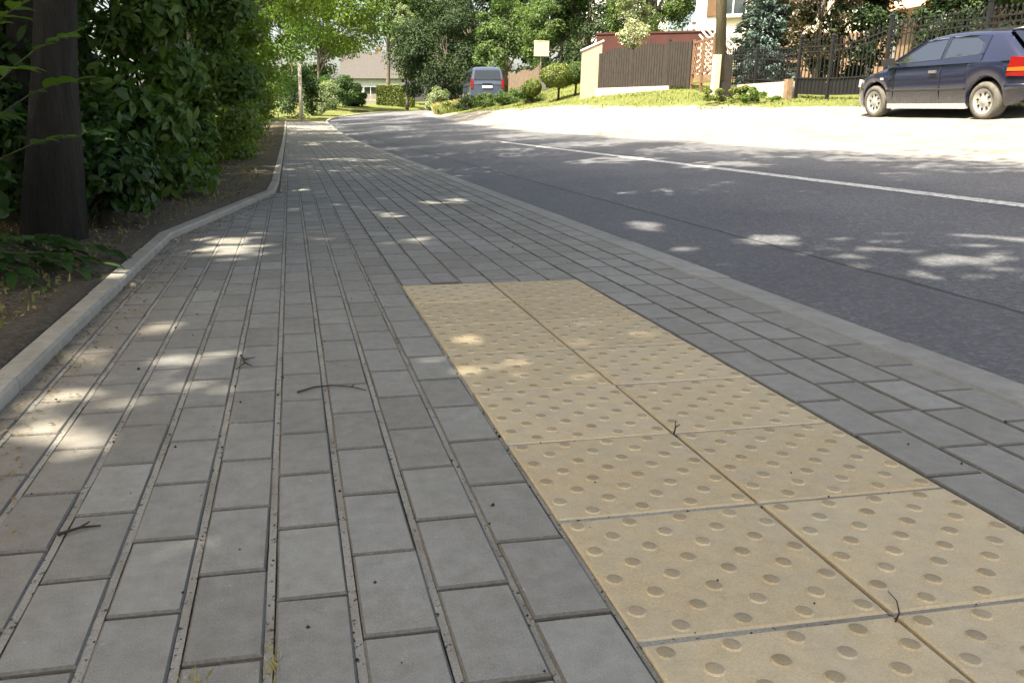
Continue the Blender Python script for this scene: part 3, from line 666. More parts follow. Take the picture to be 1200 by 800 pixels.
spray('bright green compound leaves hanging in front of the thick trunk', (-1.5, 3.2, .03),
      [((-.94, 3.26, .74), 5), ((-1.0, 3.3, .60), 4), ((-1.06, 3.4, .44), 5), ((-1.02, 3.15, .80), 4)], 8, lm_m, .105)
spray('dark pointed leaves in front of the shrub past the second trunk', (-1.45, 5.6, .03),
      [((-1.0, 5.4, .75), 4), ((-1.05, 5.8, 1.15), 4), ((-1.2, 5.2, .95), 3)], 9, lm_d, .1)

# ------------------------------------------------------------------ right side: fences, gates, pole, walls
def zl(x, y): return float(land(x, y))
def iron_fence(name, label, cat, a, b, h, step=.125, posts=(0, 1), top=lambda t: 0., ph=.0, low=.35, postw=.07, cap=True, solid=False):
    a, b = Vector(a), Vector(b); d = b - a; n = int(d.length / step); za, zb = zl(*a), zl(*b)
    root = tag(empty(name, (a.x, a.y, za)), label, cat); rz = math.atan2(d.y, d.x); LN = d.length
    root.rotation_euler.z = rz; dz = lambda t: (zb - za) * t
    pk = {}
    for i in range(1, n):
        t = i / n; hh = h + top(t); key = round(hh, 2)
        if key not in pk:
            m = MB(); m.box((0, 0, hh / 2 + .04), (.018, .018, hh - .08)); s = .02; z = hh
            m.add([(-s, -s, z), (s, -s, z), (s, s, z), (-s, s, z), (0, 0, z + .07), (0, 0, z - .03)], [(0, 1, 4), (1, 2, 4), (2, 3, 4), (3, 0, 4), (1, 0, 5), (2, 1, 5), (3, 2, 5), (0, 3, 5)])
            pk[key] = m.mesh('picket', M['iron'])
        o = obj('picket', pk[key], root); o.location = (LN * t, 0, dz(t) + .02)
    for off in (.12, .24, None):
        m = MB(); K = 10
        for i in range(K):
            t0, t1 = i / K, (i + 1) / K
            z0, z1 = (h + top(t0) - off + dz(t0), h + top(t1) - off + dz(t1)) if off else (low + dz(t0), low + dz(t1))
            m.bar((LN * t0, 0, z0), (LN * t1, 0, z1), .026, .032)
        m.build('rail', M['iron'], root)
    m = MB(); m.bar((0, 0, .12), (LN, 0, .12 + dz(1)), .03, .035); m.build('rail', M['iron'], root)
    if solid:
        m = MB(); m.poly([(0.03, .012, .10), (LN - .03, .012, .10 + dz(1)), (LN - .03, .012, low + dz(1)), (.03, .012, low)], .006); m.build('sheet_panel', M['iron'], root)
    for t in posts:
        m = MB(); hh = h + .12 + ph + top(t); m.box((LN * t, 0, dz(t) + hh / 2 - .1), (postw, postw, hh + .2)); s = postw * .7; z = dz(t) + hh
        m.add([(LN * t - s, -s, z), (LN * t + s, -s, z), (LN * t + s, s, z), (LN * t - s, s, z), (LN * t, 0, z + .06)], [(0, 1, 4), (1, 2, 4), (2, 3, 4), (3, 0, 4), (3, 2, 1, 0)])
        m.build('post', M['iron'], root)
    return root
iron_fence('metal_fence', 'black spear-topped metal fence behind the dark blue car', 'fence', (13.32, 17.4), (13.5, 9.6), 1.60, posts=(0, .34, .67, 1), ph=.06)
iron_fence('metal_gate', 'black metal gate with a dipping top rail left of the car', 'gate', (13.17, 19.2), (13.31, 17.5), 1.38, posts=(0,), top=lambda t: .22 * t * t, solid=True, low=.5)
iron_fence('metal_wicket', 'narrow black metal wicket gate left of the dipping gate', 'gate', (13.05, 20.35), (13.16, 19.28), 1.38, posts=(0,), solid=True, low=.5)
iron_fence('metal_fence', 'black metal fence on a low wall under the blue spruce', 'fence', (13.0, 24.2), (13.04, 20.5), 1.20, posts=(0, .5), low=.42)
m = MB(); m.box((0, 0, .1), (.18, 3.6, .42)); o = m.build('low_wall', M['concrete']); o.location = (13.02, 22.3, zl(13.02, 22.3)); tag(o, 'low pale concrete wall under the fence by the blue spruce', 'wall')
o = MB().box((0, 0, .2), (.16, .16, .6)).build('brick_stub', M['stone']); o.location = (12.88, 20.45, zl(12.88, 20.45)); tag(o, 'short brown stub post at the foot of the metal wicket', 'post')

def board_fence(name, label, cat, a, b, hs, mtl, bw=.11, posts=3, raise_=.12):
    a, b = Vector(a), Vector(b); d = b - a; LN = d.length; za, zb = zl(*a), zl(*b)
    root = tag(empty(name, (a.x, a.y, za), math.atan2(d.y, d.x)), label, cat); n = int(LN / bw); rr = random.Random(len(label))
    for i in range(n):
        t = (i + .5) / n; h = hs(t) + rr.uniform(-.006, .006); z = (zb - za) * t
        m = MB(); x = LN * t; w = bw - .012
        m.add([(x - w / 2, -.01, z + raise_), (x + w / 2, -.01, z + raise_), (x + w / 2, -.01, z + h), (x - w / 2, -.01, z + h), (x - w / 2, .012, z + raise_), (x + w / 2, .012, z + raise_), (x + w / 2, .012, z + h), (x - w / 2, .012, z + h)],
              [(0, 1, 2, 3), (7, 6, 5, 4), (0, 4, 5, 1), (1, 5, 6, 2), (2, 6, 7, 3), (3, 7, 4, 0)]); m.build('board', mtl, root)
    for zz in (.3, .75):
        m = MB(); m.bar((0, .035, raise_ + zz), (LN, .035, raise_ + zz + zb - za), .04, .07); m.build('rail', mtl, root)
    for i in range(posts):
        t = i / (posts - 1); m = MB(); h = hs(t) + .05; m.box((LN * t, .03, (zb - za) * t + h / 2 - .1), (.10, .10, h + .2)); m.build('post', mtl, root)
    return root
wav = lambda t: 1.42 + .16 * abs(math.sin(t * math.pi * 2)) 
board_fence('board_gate', 'dark brown wooden double gate with arched tops beside the tan pier', 'gate', (11.22, 29.9), (12.55, 27.3), wav, M['board'], posts=3)
board_fence('board_fence', 'dark brown board fence panel between the arched gate and the lattice gate', 'fence', (12.58, 27.2), (12.9, 26.2), lambda t: 1.55 - .1 * t, M['board'], posts=2)
board_fence('board_fence', 'grey brown board fence behind the clipped ball shrubs', 'fence', (10.7, 40.9), (11.0, 36.9), lambda t: 1.25 + .06 * math.cos(t * math.pi * 4), M['board2'], posts=4)
m = MB(); m.box((0, 0, .05), (.22, 3.3, .3)); o = m.build('plinth_wall', M['concrete']); o.location = (11.95, 28.55, zl(11.95, 28.55) - .03); o.rotation_euler.z = math.atan2(1.33, 2.6) ; tag(o, 'white concrete footing under the arched brown gate', 'wall')
# lattice gate
def lattice_gate():
    a, b = Vector((12.95, 26.1)), Vector((12.62, 24.1)); d = b - a; LN = d.length
    root = tag(empty('lattice_gate', (a.x, a.y, zl(*a)), math.atan2(d.y, d.x)), 'brown lattice gate beside the wooden utility pole', 'gate'); h = 1.42
    m = MB(); m.bar((0, 0, .18), (LN, 0, .18), .05, .06); m.bar((0, 0, h), (LN, 0, h), .05, .06); m.bar((0, 0, .48), (LN, 0, .48), .05, .05)
    m.build('gate_frame', M['lattice'], root)
    for x in (.03, LN * .5, LN - .03): MB().box((x, 0, .72), (.07, .07, 1.6)).build('post', M['lattice'], root)
    s = .2; k = int((LN + 1.) / s)
    for i in range(-5, k):
        for sg in (1, -1):
            x0 = i * s; p = []
            for q in (0, .92):
                p.append((x0 + q if sg > 0 else x0 + .92 - q, .5 + q))
            (xa, za), (xb, zb) = p
            def cl(xa, za, xb, zb):
                lo, hi = 0., 1.
                for (v0, v1, L0, L1) in ((xa, xb, .03, LN - .03),):
                    if abs(v1 - v0) < 1e-9: continue
                    t0, t1 = (L0 - v0) / (v1 - v0), (L1 - v0) / (v1 - v0)
                    lo = max(lo, min(t0, t1)); hi = min(hi, max(t0, t1))
                return lo, hi
            lo, hi = cl(xa, za, xb, zb)
            if hi - lo < .08: continue
            f = lambda t: (xa + (xb - xa) * t, .012 * sg, za + (zb - za) * t)
            mm = MB(); mm.bar(f(lo), f(hi), .012, .03); mm.build('slat', M['lattice'], root)
lattice_gate()
# utility pole with concrete foot
root = tag(empty('utility_pole', (12.35, 23.1, zl(12.35, 23.1))), 'tall wooden utility pole strapped to a pale concrete foot', 'pole')
MB().tube([(0, 0, .5), (-.25, 0, 4), (-.58, 0, 8.4)], [.15, .135, .11], 12).build('pole_shaft', M['pole'], root, True)
MB().box((-.2, -.1, .5), (.17, .2, 1.4)).build('concrete_foot', M['concrete'], root)
MB().box((.12, .02, .5), (.34, .3, 1.4)).build('timber_foot', M['board'], root)
MB().bar((-1.45, 0, 7.9), (.4, 0, 7.9), .09, .11).build('crossarm', M['pole'], root)
# tan pier
root = tag(empty('tan_pier', (11.05, 30.35, zl(11.05, 30.35)), R(-18)), 'pale tan rendered wall end with a sloping top', 'wall')
m = MB(); m.add([(-.36, -.2, -.2), (.36, -.2, -.2), (.36, -.2, 1.92), (-.36, -.2, 1.62), (-.36, .3, -.2), (.36, .3, -.2), (.36, .3, 1.92), (-.36, .3, 1.62)],
      [(0, 1, 2, 3), (7, 6, 5, 4), (0, 4, 5, 1), (1, 5, 6, 2), (2, 6, 7, 3), (3, 7, 4, 0)]); m.build('pier', M['tan'], root)
m = MB(); m.bar((-.41, .05, 1.625), (.41, .05, 1.965), .58, .05); m.build('coping', M['white'], root)
# red-brown outbuilding
root = tag(empty('outbuilding', (15.6, 35.0, 1.35), R(-25)), 'long low red brown outbuilding behind the brown gate', 'building')
MB().box((.1, 0, 1.0), (5.0, 3., 3.1)).build('wall', M['redwall'], root)
MB().box((.1, 0, 2.58), (5.06, 3.06, .07)).build('roof', M['redwall'], root)

# buildings ----------------------------------------------------------
def window(root, c, w, h, rz=0, frame='white', shutters=False):
    q = Matrix.Rotation(rz, 3, 'Z'); P = lambda x, y, z: tuple(q @ Vector((x, y, z)) + Vector(c))
    g = MB(); g.box(P(0, 0, 0), (w, .05, h), rz); wn = g.build('window', M['glass'], root)
    f = MB()
    for sx in (-1, 0, 1): f.box(P(sx * w / 2, -.03, 0), (.07 if sx else .05, .06, h + .08), rz)
    for sz in (-1, 1): f.box(P(0, -.032, sz * (h / 2 + .01)), (w - .07, .06, .07), rz)
    f.build('frame', M[frame], wn)
    s = MB(); s.box(P(0, -.08, -h / 2 - .08), (w + .2, .2, .05), rz); s.build('sill', M['white'], wn)
    if shutters:
        for sx in (-1, 1): MB().box(P(sx * (w / 2 + .29), -.035, 0), (.45, .05, h + .06), rz).build('shutter', M['shutter'], root)
def gable(root, w, d, ze, zr, mtl, over=.35, along='x'):
    m = MB(); X, Y = w / 2 + over, d / 2 + over
    t = .12
    for s in (-1, 1):
        if along == 'x': pts = [(-X, s * Y, ze - over * .4), (X, s * Y, ze - over * .4), (X, 0, zr), (-X, 0, zr)]
        else: pts = [(s * X, -Y, ze - over * .4), (s * X, Y, ze - over * .4), (0, Y, zr), (0, -Y, zr)]
        if (s > 0) == (along == 'x'): pts = pts[::-1]
        m.poly(pts, t)
    return m.build('roof', mtl, root)
# cream house on the right
root = tag(empty('cream_house', (21.6, 35.1, 1.9), R(-27)), 'cream rendered house with brown shutters behind the utility pole', 'house')
MB().box((0, 0, 5.05), (7.4, 7., 6.4)).build('wall', M['cream'], root)
MB().box((0, 0, .7), (7.46, 7.06, 2.4)).build('stone_base', M['stone'], root)
for i, x in enumerate((-2.3, .2, 2.5)):
    window(root, (x, -3.5, 3.4), 1.0, 1.4, 0, 'white', True); window(root, (x, -3.5, 6.3), 1.0, 1.4, 0, 'white', True)
for y in (-1.8, 1.2): window(root, (-3.7, y, 3.4), 1.0, 1.4, R(-90), 'white'); window(root, (-3.7, y, 6.3), 1.0, 1.4, R(-90), 'white')
gable(root, 7.4, 7., 8.2, 11.2, M['roofgrey'], .5)
# white diamond lattice screen at the house foot
root = tag(empty('garden_trellis', (14.55, 29.0, 1.15), R(-15)), 'white diamond trellis screen below the cream house', 'trellis')
for i in range(-4, 7):
    for sg in (1, -1):
        pts = []
        for q in (0., 1.6):
            pts.append(((i * .22 + q) if sg > 0 else (i * .22 + 1.6 - q), q))
        (xa, za), (xb, zb) = pts; lo, hi = 0., 1.
        t0, t1 = (0 - xa) / (xb - xa), (1.5 - xa) / (xb - xa); lo, hi = max(0, min(t0, t1)), min(1, max(t0, t1))
        if hi - lo < .08: continue
        f = lambda t: (xa + (xb - xa) * t, .02 * sg, .9 + za + (zb - za) * t)
        MB().bar(f(lo), f(hi), .03, .06).build('slat', M['white'], root)
MB().box((.75, 0, .45), (1.6, .2, .95)).build('footing', M['stone'], root)
# white house behind the garden trees
root = tag(empty('white_house', (22.6, 56., 1.5), R(-14)), 'white house wall showing between the dark garden trees', 'house')
MB().box((0, 0, 4.5), (4.5, 7., 9.)).build('wall', M['white'], root); window(root, (-1.2, -3.5, 6.2), 1.1, 1.4); window(root, (1.0, -3.5, 6.2), 1.1, 1.4)
gable(root, 4.5, 7., 9., 11.6, M['roofgrey'], .5)
# house with porch behind the metal fence
root = tag(empty('porch_house', (20.6, 20.6, zl(19, 20)), R(-8)), 'brown house with salmon porch roof behind the black metal fence', 'house')
MB().box((1.4, .6, 3.), (6., 8., 6.4)).build('wall', M['stone'], root)
m = MB(); m.poly([(-3.6, -.6, 2.25), (-3.6, 3.2, 2.25), (-1.55, 3.2, 3.1), (-1.55, -.6, 3.1)][::-1], -.14); m.build('porch_roof', M['roofsal'], root)
for y in (-.4, 3.): MB().box((-3.3, y, .95), (.2, .2, 2.5)).build('porch_column', M['white'], root)
for y in (-3., -.2, 2.4): window(root, (-1.6, y, 1.3), 1.2, 1.5, R(-90), 'shutter')
MB().box((-1.64, 1.15, 1.1), (.06, .95, 2.1)).build('door', M['shutter'], root)
gable(root, 6., 8., 6.2, 8.6, M['roofsal'], .6, 'y')
# far house at the bend
def zf(x, y): return float(gY(y))
root = tag(empty('far_house', (8.5, 86, .75), R(-6)), 'small far house with grey brown roof and pale blue wall at the bend', 'house')
MB().box((0, 0, 1.75), (5.4, 6, 3.5)).build('wall', M['bluewall'], root)
MB().box((1.5, -3.02, 1.45), (2.0, .1, 2.9)).build('white_panel', M['white'], root)
window(root, (-.3, -3.05, 2.0), 1.3, 1.2); MB().box((-2.1, -3.03, 1.2), (.95, .08, 2.2)).build('door', M['shutter'], root)
gable(root, 5.4, 6, 3.55, 6.0, M['roofgrey'], .5)
MB().box((.6, .4, 6.1), (.5, .5, .9)).build('chimney', M['stone'], root)
root = tag(empty('far_fence', (5.9, 73, zf(5, 73)), R(4)), 'pale plank fence in front of the small far house', 'fence')
for i in range(26): MB().box((i * .13 - .6, 0, .55), (.11, .03, 1.1)).build('board', M['plaster'], root)
for z in (.25, .85): MB().box((1.0, .04, z), (3.4, .04, .08)).build('rail', M['plaster'], root)

# ------------------------------------------------------------------ garden trees on the right and far off
def G(label, xy, h, tr, c, r, n, s, leaf, seed, bark='bark2', name='garden_tree', group='garden trees beyond the road', base=None, **kw):
    kw.setdefault('nclump', 60); kw.setdefault('cr', min(r) * .36); kw.setdefault('shell', .6)
    return tree(name, label, 'tree', xy, h, tr, (*c, *r), n, s, leaf, bark, seed, group=group, base=base, **kw)
G('large dark rounded tree left of the parked van', (11.0, 60.), 7, .2, (0, 0, 3.9), (3.3, 3.2, 3.6), 40000, .16, 'leaf_deep', 51, base=1.0)
G('mid green tree directly behind the van', (14.4, 56.), 8, .2, (0, 0, 3.6), (2.0, 2.2, 3.5), 24000, .16, 'leaf_tree', 52)
G('broad green tree behind the cream sign', (16.3, 50.), 8, .2, (0, 0, 4.0), (2.1, 2.2, 3.7), 26000, .15, 'leaf_tree', 53)
G('dark green tree above the tan wall end', (17.2, 48.), 9, .2, (0, 0, 4.2), (2.0, 2.2, 3.6), 22000, .15, 'leaf_deep', 54)
G('dense green tree above the red brown outbuilding', (18.3, 42.), 8, .2, (0, 0, 4.0), (2.0, 2.0, 2.9), 22000, .14, 'leaf_tree', 55)
G('tall dark tree behind the far garden trees', (14.5, 68.), 14, .25, (0, 0, 8.5), (4.5, 4, 5.5), 20000, .32, 'leaf_deep', 56)
G('tall dark tree on the skyline right of the van', (22., 66.), 14, .25, (0, 0, 8.), (5, 4, 6), 20000, .34, 'leaf_deep', 57)
G('tall mid green tree on the skyline behind the dark rounded tree', (8.6, 74.), 13, .25, (3.2, 0, 8.4), (4.2, 4, 4.5), 18000, .32, 'leaf_tree', 58)
G('pale silvery tree beside the small far house', (9.2, 67.), 8, .12, (0, 0, 4.9), (1.1, 1.2, 3.0), 9000, .14, 'leaf_pale', 59)
G('leafy tree over the left side of the far house', (2.2, 62.), 9, .18, (1.5, 0, 6.3), (3.4, 3, 2.7), 20000, .18, 'leaf_yel', 60)
G('dark skyline tree left of the small far house', (.5, 88.), 12, .2, (0, 0, 6.5), (5, 4, 5.5), 16000, .34, 'leaf_mid', 61)
G('dark skyline tree right behind the small far house', (17, 92.), 11, .2, (0, 0, 5.2), (4, 4, 4.6), 14000, .34, 'leaf_tree', 62)
G('dark tree at the corner of the porch house', (15.8, 22.8), 7, .14, (0, 0, 2.2), (1.2, 1.5, 2.2), 13000, .14, 'leaf_deep', 63)
G('copper-leaved tree behind the black metal fence', (14.5, 21.8), 6, .09, (0, 0, 2.4), (.85, 1.1, 1.6), 5200, .10, 'leaf_copper', 64)
G('dark tree over the porch behind the car', (16.6, 18.6), 5, .12, (0, 0, 1.7), (1.3, 1.7, 1.4), 11000, .13, 'leaf_deep', 65)
G('light green tree at the top right corner', (16.2, 16.6), 6, .1, (0, 0, 2.9), (1.0, 1.2, .9), 8000, .12, 'leaf_tree', 66)
G('white-flowering bush beside the cream house', (15.1, 36.6), 3.5, .05, (0, 0, 3.2), (.75, .75, .95), 3500, .11, 'leaf_pale', 67, name='flowering_bush')
G('small white-flowering bush above the brown gate', (12.75, 30.6), 3., .04, (0, 0, 1.75), (.5, .5, .5), 2600, .085, 'petal', 68, name='flowering_bush')
# blue spruce
def spruce(label, xy, h, r0, n, seed):
    rng = np.random.default_rng(seed); z0 = zl(*xy); root = tag(empty('blue_spruce', (*xy, z0)), label, 'tree')
    mb = MB(); mb.tube([(0, 0, -.1), (0, 0, h * .5), (0, 0, h)], [.12, .07, .012], 9); P = []; D = []
    nb = 150
    for i in range(nb):
        t = i / nb; z = .35 + (h - .5) * t; ln = r0 * (1 - t) ** .8 * rng.uniform(.75, 1.1) + .08; a = i * 2.4 + rng.uniform(-.3, .3)
        d = np.array([math.cos(a), math.sin(a), 0]); k = int(n / nb * (1.6 * (1 - t) + .25))
        tip = d * ln + np.array([0, 0, z - ln * .12]); mb.tube([(0, 0, z), d * ln * .5 + np.array([0, 0, z - ln * .12]), tip], [.02, .012, .004], 5)
        s = rng.random(k) ** .7; lat = np.cross(d, [0, 0, 1])
        w = rng.uniform(-1, 1, k) * ln * .32 * (1 - .6 * s)
        p = d * (s * ln)[:, None] + lat * w[:, None]; p[:, 2] += z - .12 * ln * np.sin(s * 2.2) - .06 * np.abs(w) + rng.normal(size=k) * .05 - .04
        P.append(p); D.append(d + lat * (w / (ln * .32))[:, None] * .8 + rng.normal(size=(k, 3)) * .3)
    P = np.concatenate(P); D = np.concatenate(D); nr = rng.normal(size=P.shape) * .5 + np.array([0, 0, 1])
    v, f = leaf_geo(rng, P, nr, .16 * rng.uniform(.7, 1.3, len(P)), .28, .1, D)
    mb.build('trunk', M['bark2'], root, True); obj('crown', np_mesh('crown', v, f, M['leaf_spruce']), root)
spruce('blue spruce standing behind the low fence beside the pole', (14.0, 23.6), 4.9, 1.15, 13000, 71)

# clipped ball shrubs, low bushes, hedge
def ball(label, x, y, zc, r, seed, leaf='leaf_hedge', group='clipped ball shrubs on stems', n=5200, s=.06):
    rng = np.random.default_rng(seed); z0 = zl(x, y); root = tag(empty('topiary_shrub', (x, y, z0)), label, 'shrub', group)
    d = unit(rng.normal(size=(n, 3))); rr = rng.uniform(.72, 1.02, n) ** .6 * (1 + .07 * np.sin(d[:, 0] * 7 + seed) * np.sin(d[:, 2] * 5 + d[:, 1] * 6))
    p = d * rr[:, None] * np.array(r) + np.array([0, 0, zc])
    v, f = leaf_geo(rng, p, d + rng.normal(size=(n, 3)) * .5, s * rng.uniform(.7, 1.3, n), .6)
    obj('crown', np_mesh('crown', v, f, M[leaf]), root)
    m = MB(); m.tube([(0, 0, -.1), (.02, 0, zc * .5), (0, 0, zc)], [.055, .04, .035], 8)
    for k in range(5): m.tube([(0, 0, zc * .55), (r[0] * .5 * math.cos(k * 1.26), r[1] * .5 * math.sin(k * 1.26), zc)], [.02, .01], 5)
    m.build('trunk', M['bark'], root, True)
ball('small clipped ball shrub on a stem left of the big clipped one', 10.0, 34.4, .62, (.38, .38, .36), 81)
ball('large flattened clipped shrub on a stem beside the tan wall end', 10.55, 32.6, .95, (.78, .6, .46), 82, n=9000)
ball('dark clipped ball shrub touching the tan wall end', 11.15, 32.3, .88, (.42, .42, .42), 83, 'leaf_tree')
def bush(label, x, y, r, seed, leaf='leaf_tree', n=3600, s=.08, group='low bushes along the far verge', **kw):
    return tree('low_bush', label, 'bush', (x, y), r[2] * 1.4, .02, (0, 0, r[2] * .8, *r), n, s, leaf, 'bark', seed, nclump=22, cr=min(r) * .5, shell=.4, group=group, zmin=.02, limbs=10, **kw)
bush('dark low bush under the left side of the van', 8.45, 40.4, (.62, .6, .36), 91, 'leaf_deep')
bush('green low bush under the middle of the van', 9.05, 38.8, (.6, .6, .38), 92)
bush('green low bush under the right corner of the van', 9.55, 37.0, (.6, .6, .42), 93)
bush('wide low bush left of the clipped shrubs', 9.95, 35.0, (.8, .6, .4), 94)
bush('low yellow-green bush at the foot of the wild grass bank', 7.6, 41.6, (.5, .5, .3), 95, 'leaf_hedge')
bush('leafy weed clump under the utility pole', 12.1, 21.9, (.9, .7, .22), 96, 'leaf_hedge', 4200, .07)
bush('leafy weed patch beside the low wall and brown stub post', 12.3, 20.9, (.6, .6, .17), 97, 'leaf_mid', 2600, .06)
bush('tall pale weeds on the wild grass bank', 8.2, 47.2, (.8, .7, .7), 98, 'leaf_pale', 3000, .1)
bush('leafy shrub left of the pale plank fence', 3.2, 60., (1.7, 1.6, 1.25), 99, 'leaf_dark', 7000, .15)
bush('pale-flowered shrub at the end of the pavement', 1.9, 52., (1.1, 1.2, 1.2), 100, 'leaf_pale', 5000, .13)
bush('dark shrub beside the pole at the end of the pavement', .6, 47., (1.1, 1.3, 1.5), 101, 'leaf_dark', 6000, .13)
bush('dark shrub in front of the far house door', 5.0, 66., (.9, 1.0, 1.0), 102, 'leaf_deep', 6000, .14)
# box hedge
def hedge(label, c, dims, rz, seed, n=15000, s=.15):
    rng = np.random.default_rng(seed); d = np.array(dims); p = rng.uniform(-.5, .5, (n, 3)); ax = rng.integers(0, 3, n); sg = np.where(rng.random(n) < .5, -.5, .5)
    p[np.arange(n), ax] = sg * rng.uniform(.9, 1.03, n); nr = np.zeros((n, 3)); nr[np.arange(n), ax] = np.sign(sg)
    p = p * d + np.array([0, 0, d[2] / 2]); v, f = leaf_geo(rng, p, nr + rng.normal(size=(n, 3)) * .5, s * rng.uniform(.7, 1.3, n), .6)
    root = tag(empty('box_hedge', c, rz), label, 'hedge'); obj('crown', np_mesh('crown', v, f, M['leaf_hedge']), root)
    m = MB(); 
    for i in range(6): m.tube([(d[0] * (i / 5 - .5) * .9, 0, -.1), (d[0] * (i / 5 - .5) * .9, 0, d[2] * .8)], [.04, .02], 6)
    m.build('trunk', M['bark'], root)
hedge('clipped green hedge in front of the small far house', (8.7, 70., zf(8, 70)), (3.0, 1.2, 1.75), R(-10), 110)
# slim pale post at the end of the pavement
root = tag(empty('pale_post', (.55, 40.2, float(gY(40)))), 'slim pale post at the far end of the pavement', 'post')
MB().tube([(0, 0, -.1), (.01, 0, 1.2), (.02, 0, 2.6)], [.09, .085, .08], 10).build('post_shaft', M['concrete'], root, True); MB().tube([(.02, 0, 2.6), (.02, 0, 2.66)], .1, 10).build('cap', M['concrete'], root)
# cream sign
root = tag(empty('square_sign', (11.37, 37.8, zl(11.37, 37.8)), R(4)), 'square cream sign on a post behind the clipped shrubs', 'sign')
MB().box((0, 0, 2.02), (.62, .06, .6)).build('sign_panel', M['signface'], root); MB().tube([(0, .06, -.1), (0, .06, 2.2)], .035, 8).build('post', M['steel'], root)
m = MB()
for sx in (-1, 1): m.box((sx * .325, 0, 2.02), (.03, .08, .66))
for sz in (-1, 1): m.box((0, 0, 2.02 + sz * .315), (.62, .08, .03))
m.build('frame', M['signface'], root)

# wild grass: bank at the verge tip, strip along the fences
def blades(name, label, pts, h, m, seed, wdt=.012):
    rng = np.random.default_rng(seed); n = len(pts); a = rng.uniform(0, 6.28, n); hh = h * rng.uniform(.4, 1.3, n)
    d = np.stack([np.cos(a), np.sin(a), np.zeros(n)], 1); b = np.stack([np.cos(a + 1.57), np.sin(a + 1.57), np.zeros(n)], 1) * (hh * rng.uniform(.1, .7, n))[:, None]
    w = wdt * rng.uniform(.7, 1.4, n)[:, None]; up = np.array([0, 0, 1.])
    v = np.stack([pts - d * w, pts + d * w, pts + b * .35 + up * hh[:, None] * .6 + d * w * .7, pts + b + up * hh[:, None]], 1).reshape(-1, 3)
    k = np.arange(n)[:, None] * 4; f = np.concatenate([k + [0, 1, 2], k + [0, 2, 3]], 1).reshape(-1, 3)
    return tag(obj(name, np_mesh(name, v, f, m)), label, 'grass', kind='stuff')
rg = np.random.default_rng(77)
def scatter(n, u0, u1, y0, y1, f=None):
    u = rg.uniform(u0, u1, n); y = rg.uniform(y0, y1, n)
    if f is not None: k = f(u, y); u, y = u[k], y[k]
    x = u + cY(y); return np.stack([x, y, land(x, y)], 1)
lim = lambda y: np.interp(y, [-60, 10, 18, 24, 30, 36, 42], [12.3, 12.3, 12.1, 11.0, 9.9, 8.6, 7.0])
patch = lambda u, y: (u > lim(y) + .5 * np.sin(y * 1.7) * np.sin(u * 3) - .1) & (rg.random(len(u)) < .5 + .5 * np.sin(u * 2.3 + y * 1.1) * np.sin(y * .7 + 1))
blades('verge_grass', 'sunlit short grass along the fences across the road', scatter(46000, 8.4, 13.4, 11, 45, patch), .055, M['grass'], 1)
blades('bank_grass', 'dry wild grass on the bank at the bend', scatter(9000, 7.05, 9.6, 42, 54, lambda u, y: rg.random(len(u)) < .8), .42, M['drygrass'], 2, .018)
blades('bank_weeds', 'green weeds among the dry grass on the bank', scatter(5000, 7.1, 10, 40.5, 54), .4, M['grass'], 3, .02)
def soilpts(n):
    y = 2.2 + 26 * rg.random(n) ** 1.6; kx = np.interp(y, [p[1] for p in KL], [p[0] for p in KL]) - .09
    x = kx - .08 - rg.random(n) ** .8 * .9; return np.stack([x, y, gY(y) + .035], 1)
blades('soil_weeds', 'sparse weeds on the soil strip left of the low kerb', soilpts(2200), .032, M['grass'], 4, .005)
# litter: dead leaves on soil and along the kerb
def litter(name, label, p, s, m, seed, flat=.25):
    rng = np.random.default_rng(seed); nr = rng.normal(size=p.shape) * flat + np.array([0, 0, 1.])
    v, f = leaf_geo(rng, p + np.array([0, 0, .004]), nr, s * rng.uniform(.4, 1.4, len(p)), .5, .08)
    return tag(obj(name, np_mesh(name, v, f, m)), label, 'litter', kind='stuff')
litter('leaf_litter', 'brown leaf litter on the soil strip left of the kerb', soilpts(12000), .022, M['litter'], 5, .5)
def kerbpts(n, sp):
    y = 1.2 + 7.2 * rg.random(n); kx = np.interp(y, [p[1] for p in KL], [p[0] for p in KL]) + .004
    x = kx + np.abs(rg.normal(size=n)) * sp; return np.stack([x, y, np.full(n, .0015)], 1)
litter('kerb_litter', 'dry leaf bits and seeds swept against the low kerb', kerbpts(1800, .08), .012, M['litter'], 6)
litter('kerb_sweepings', 'pale dry crumbs scattered on the left pavers', kerbpts(1600, .3), .006, M['litter'], 7)
def crumbs(n):
    m = MB(); rr = random.Random(4)
    for i in range(n):
        if i % 3: x = rr.choice([-.056 - .109 * k for k in range(5)] + [.054, .164, .278, .390]) + rr.gauss(0, .0035); y = rr.uniform(.7, 5); z = -.004
        else: x = rr.uniform(-.6, 1.5); y = rr.uniform(.7, 5); z = .001
        s = rr.uniform(.0008, .0034) * (1.6 if rr.random() < .07 else 1)
        m.add([(x + s, y, z), (x, y + s * .8, z), (x - s, y, z), (x, y - s, z), (x + s * .2, y, z + s * 1.3)], [(0, 1, 4), (1, 2, 4), (2, 3, 4), (3, 0, 4)])
    return tag(m.build('dark_crumbs', M['crumb']), 'dark soil crumbs in the paver joints', 'litter', kind='stuff')
crumbs(620)
def twig(label, pts, r, forks=()):
    b = Vector(pts[0]); root = tag(empty('twig', b), label, 'twig'); n = len(pts)
    MB().tube([Vector(p) - b for p in pts], [r * (1 - .6 * i / (n - 1)) for i in range(n)], 6).build('stick', M['twig'], root, True)
    for a in forks: MB().tube([Vector(p) - b for p in a], [r * .7] + [r * .35] * (len(a) - 1), 5).build('side_shoot', M['twig'], root, True)
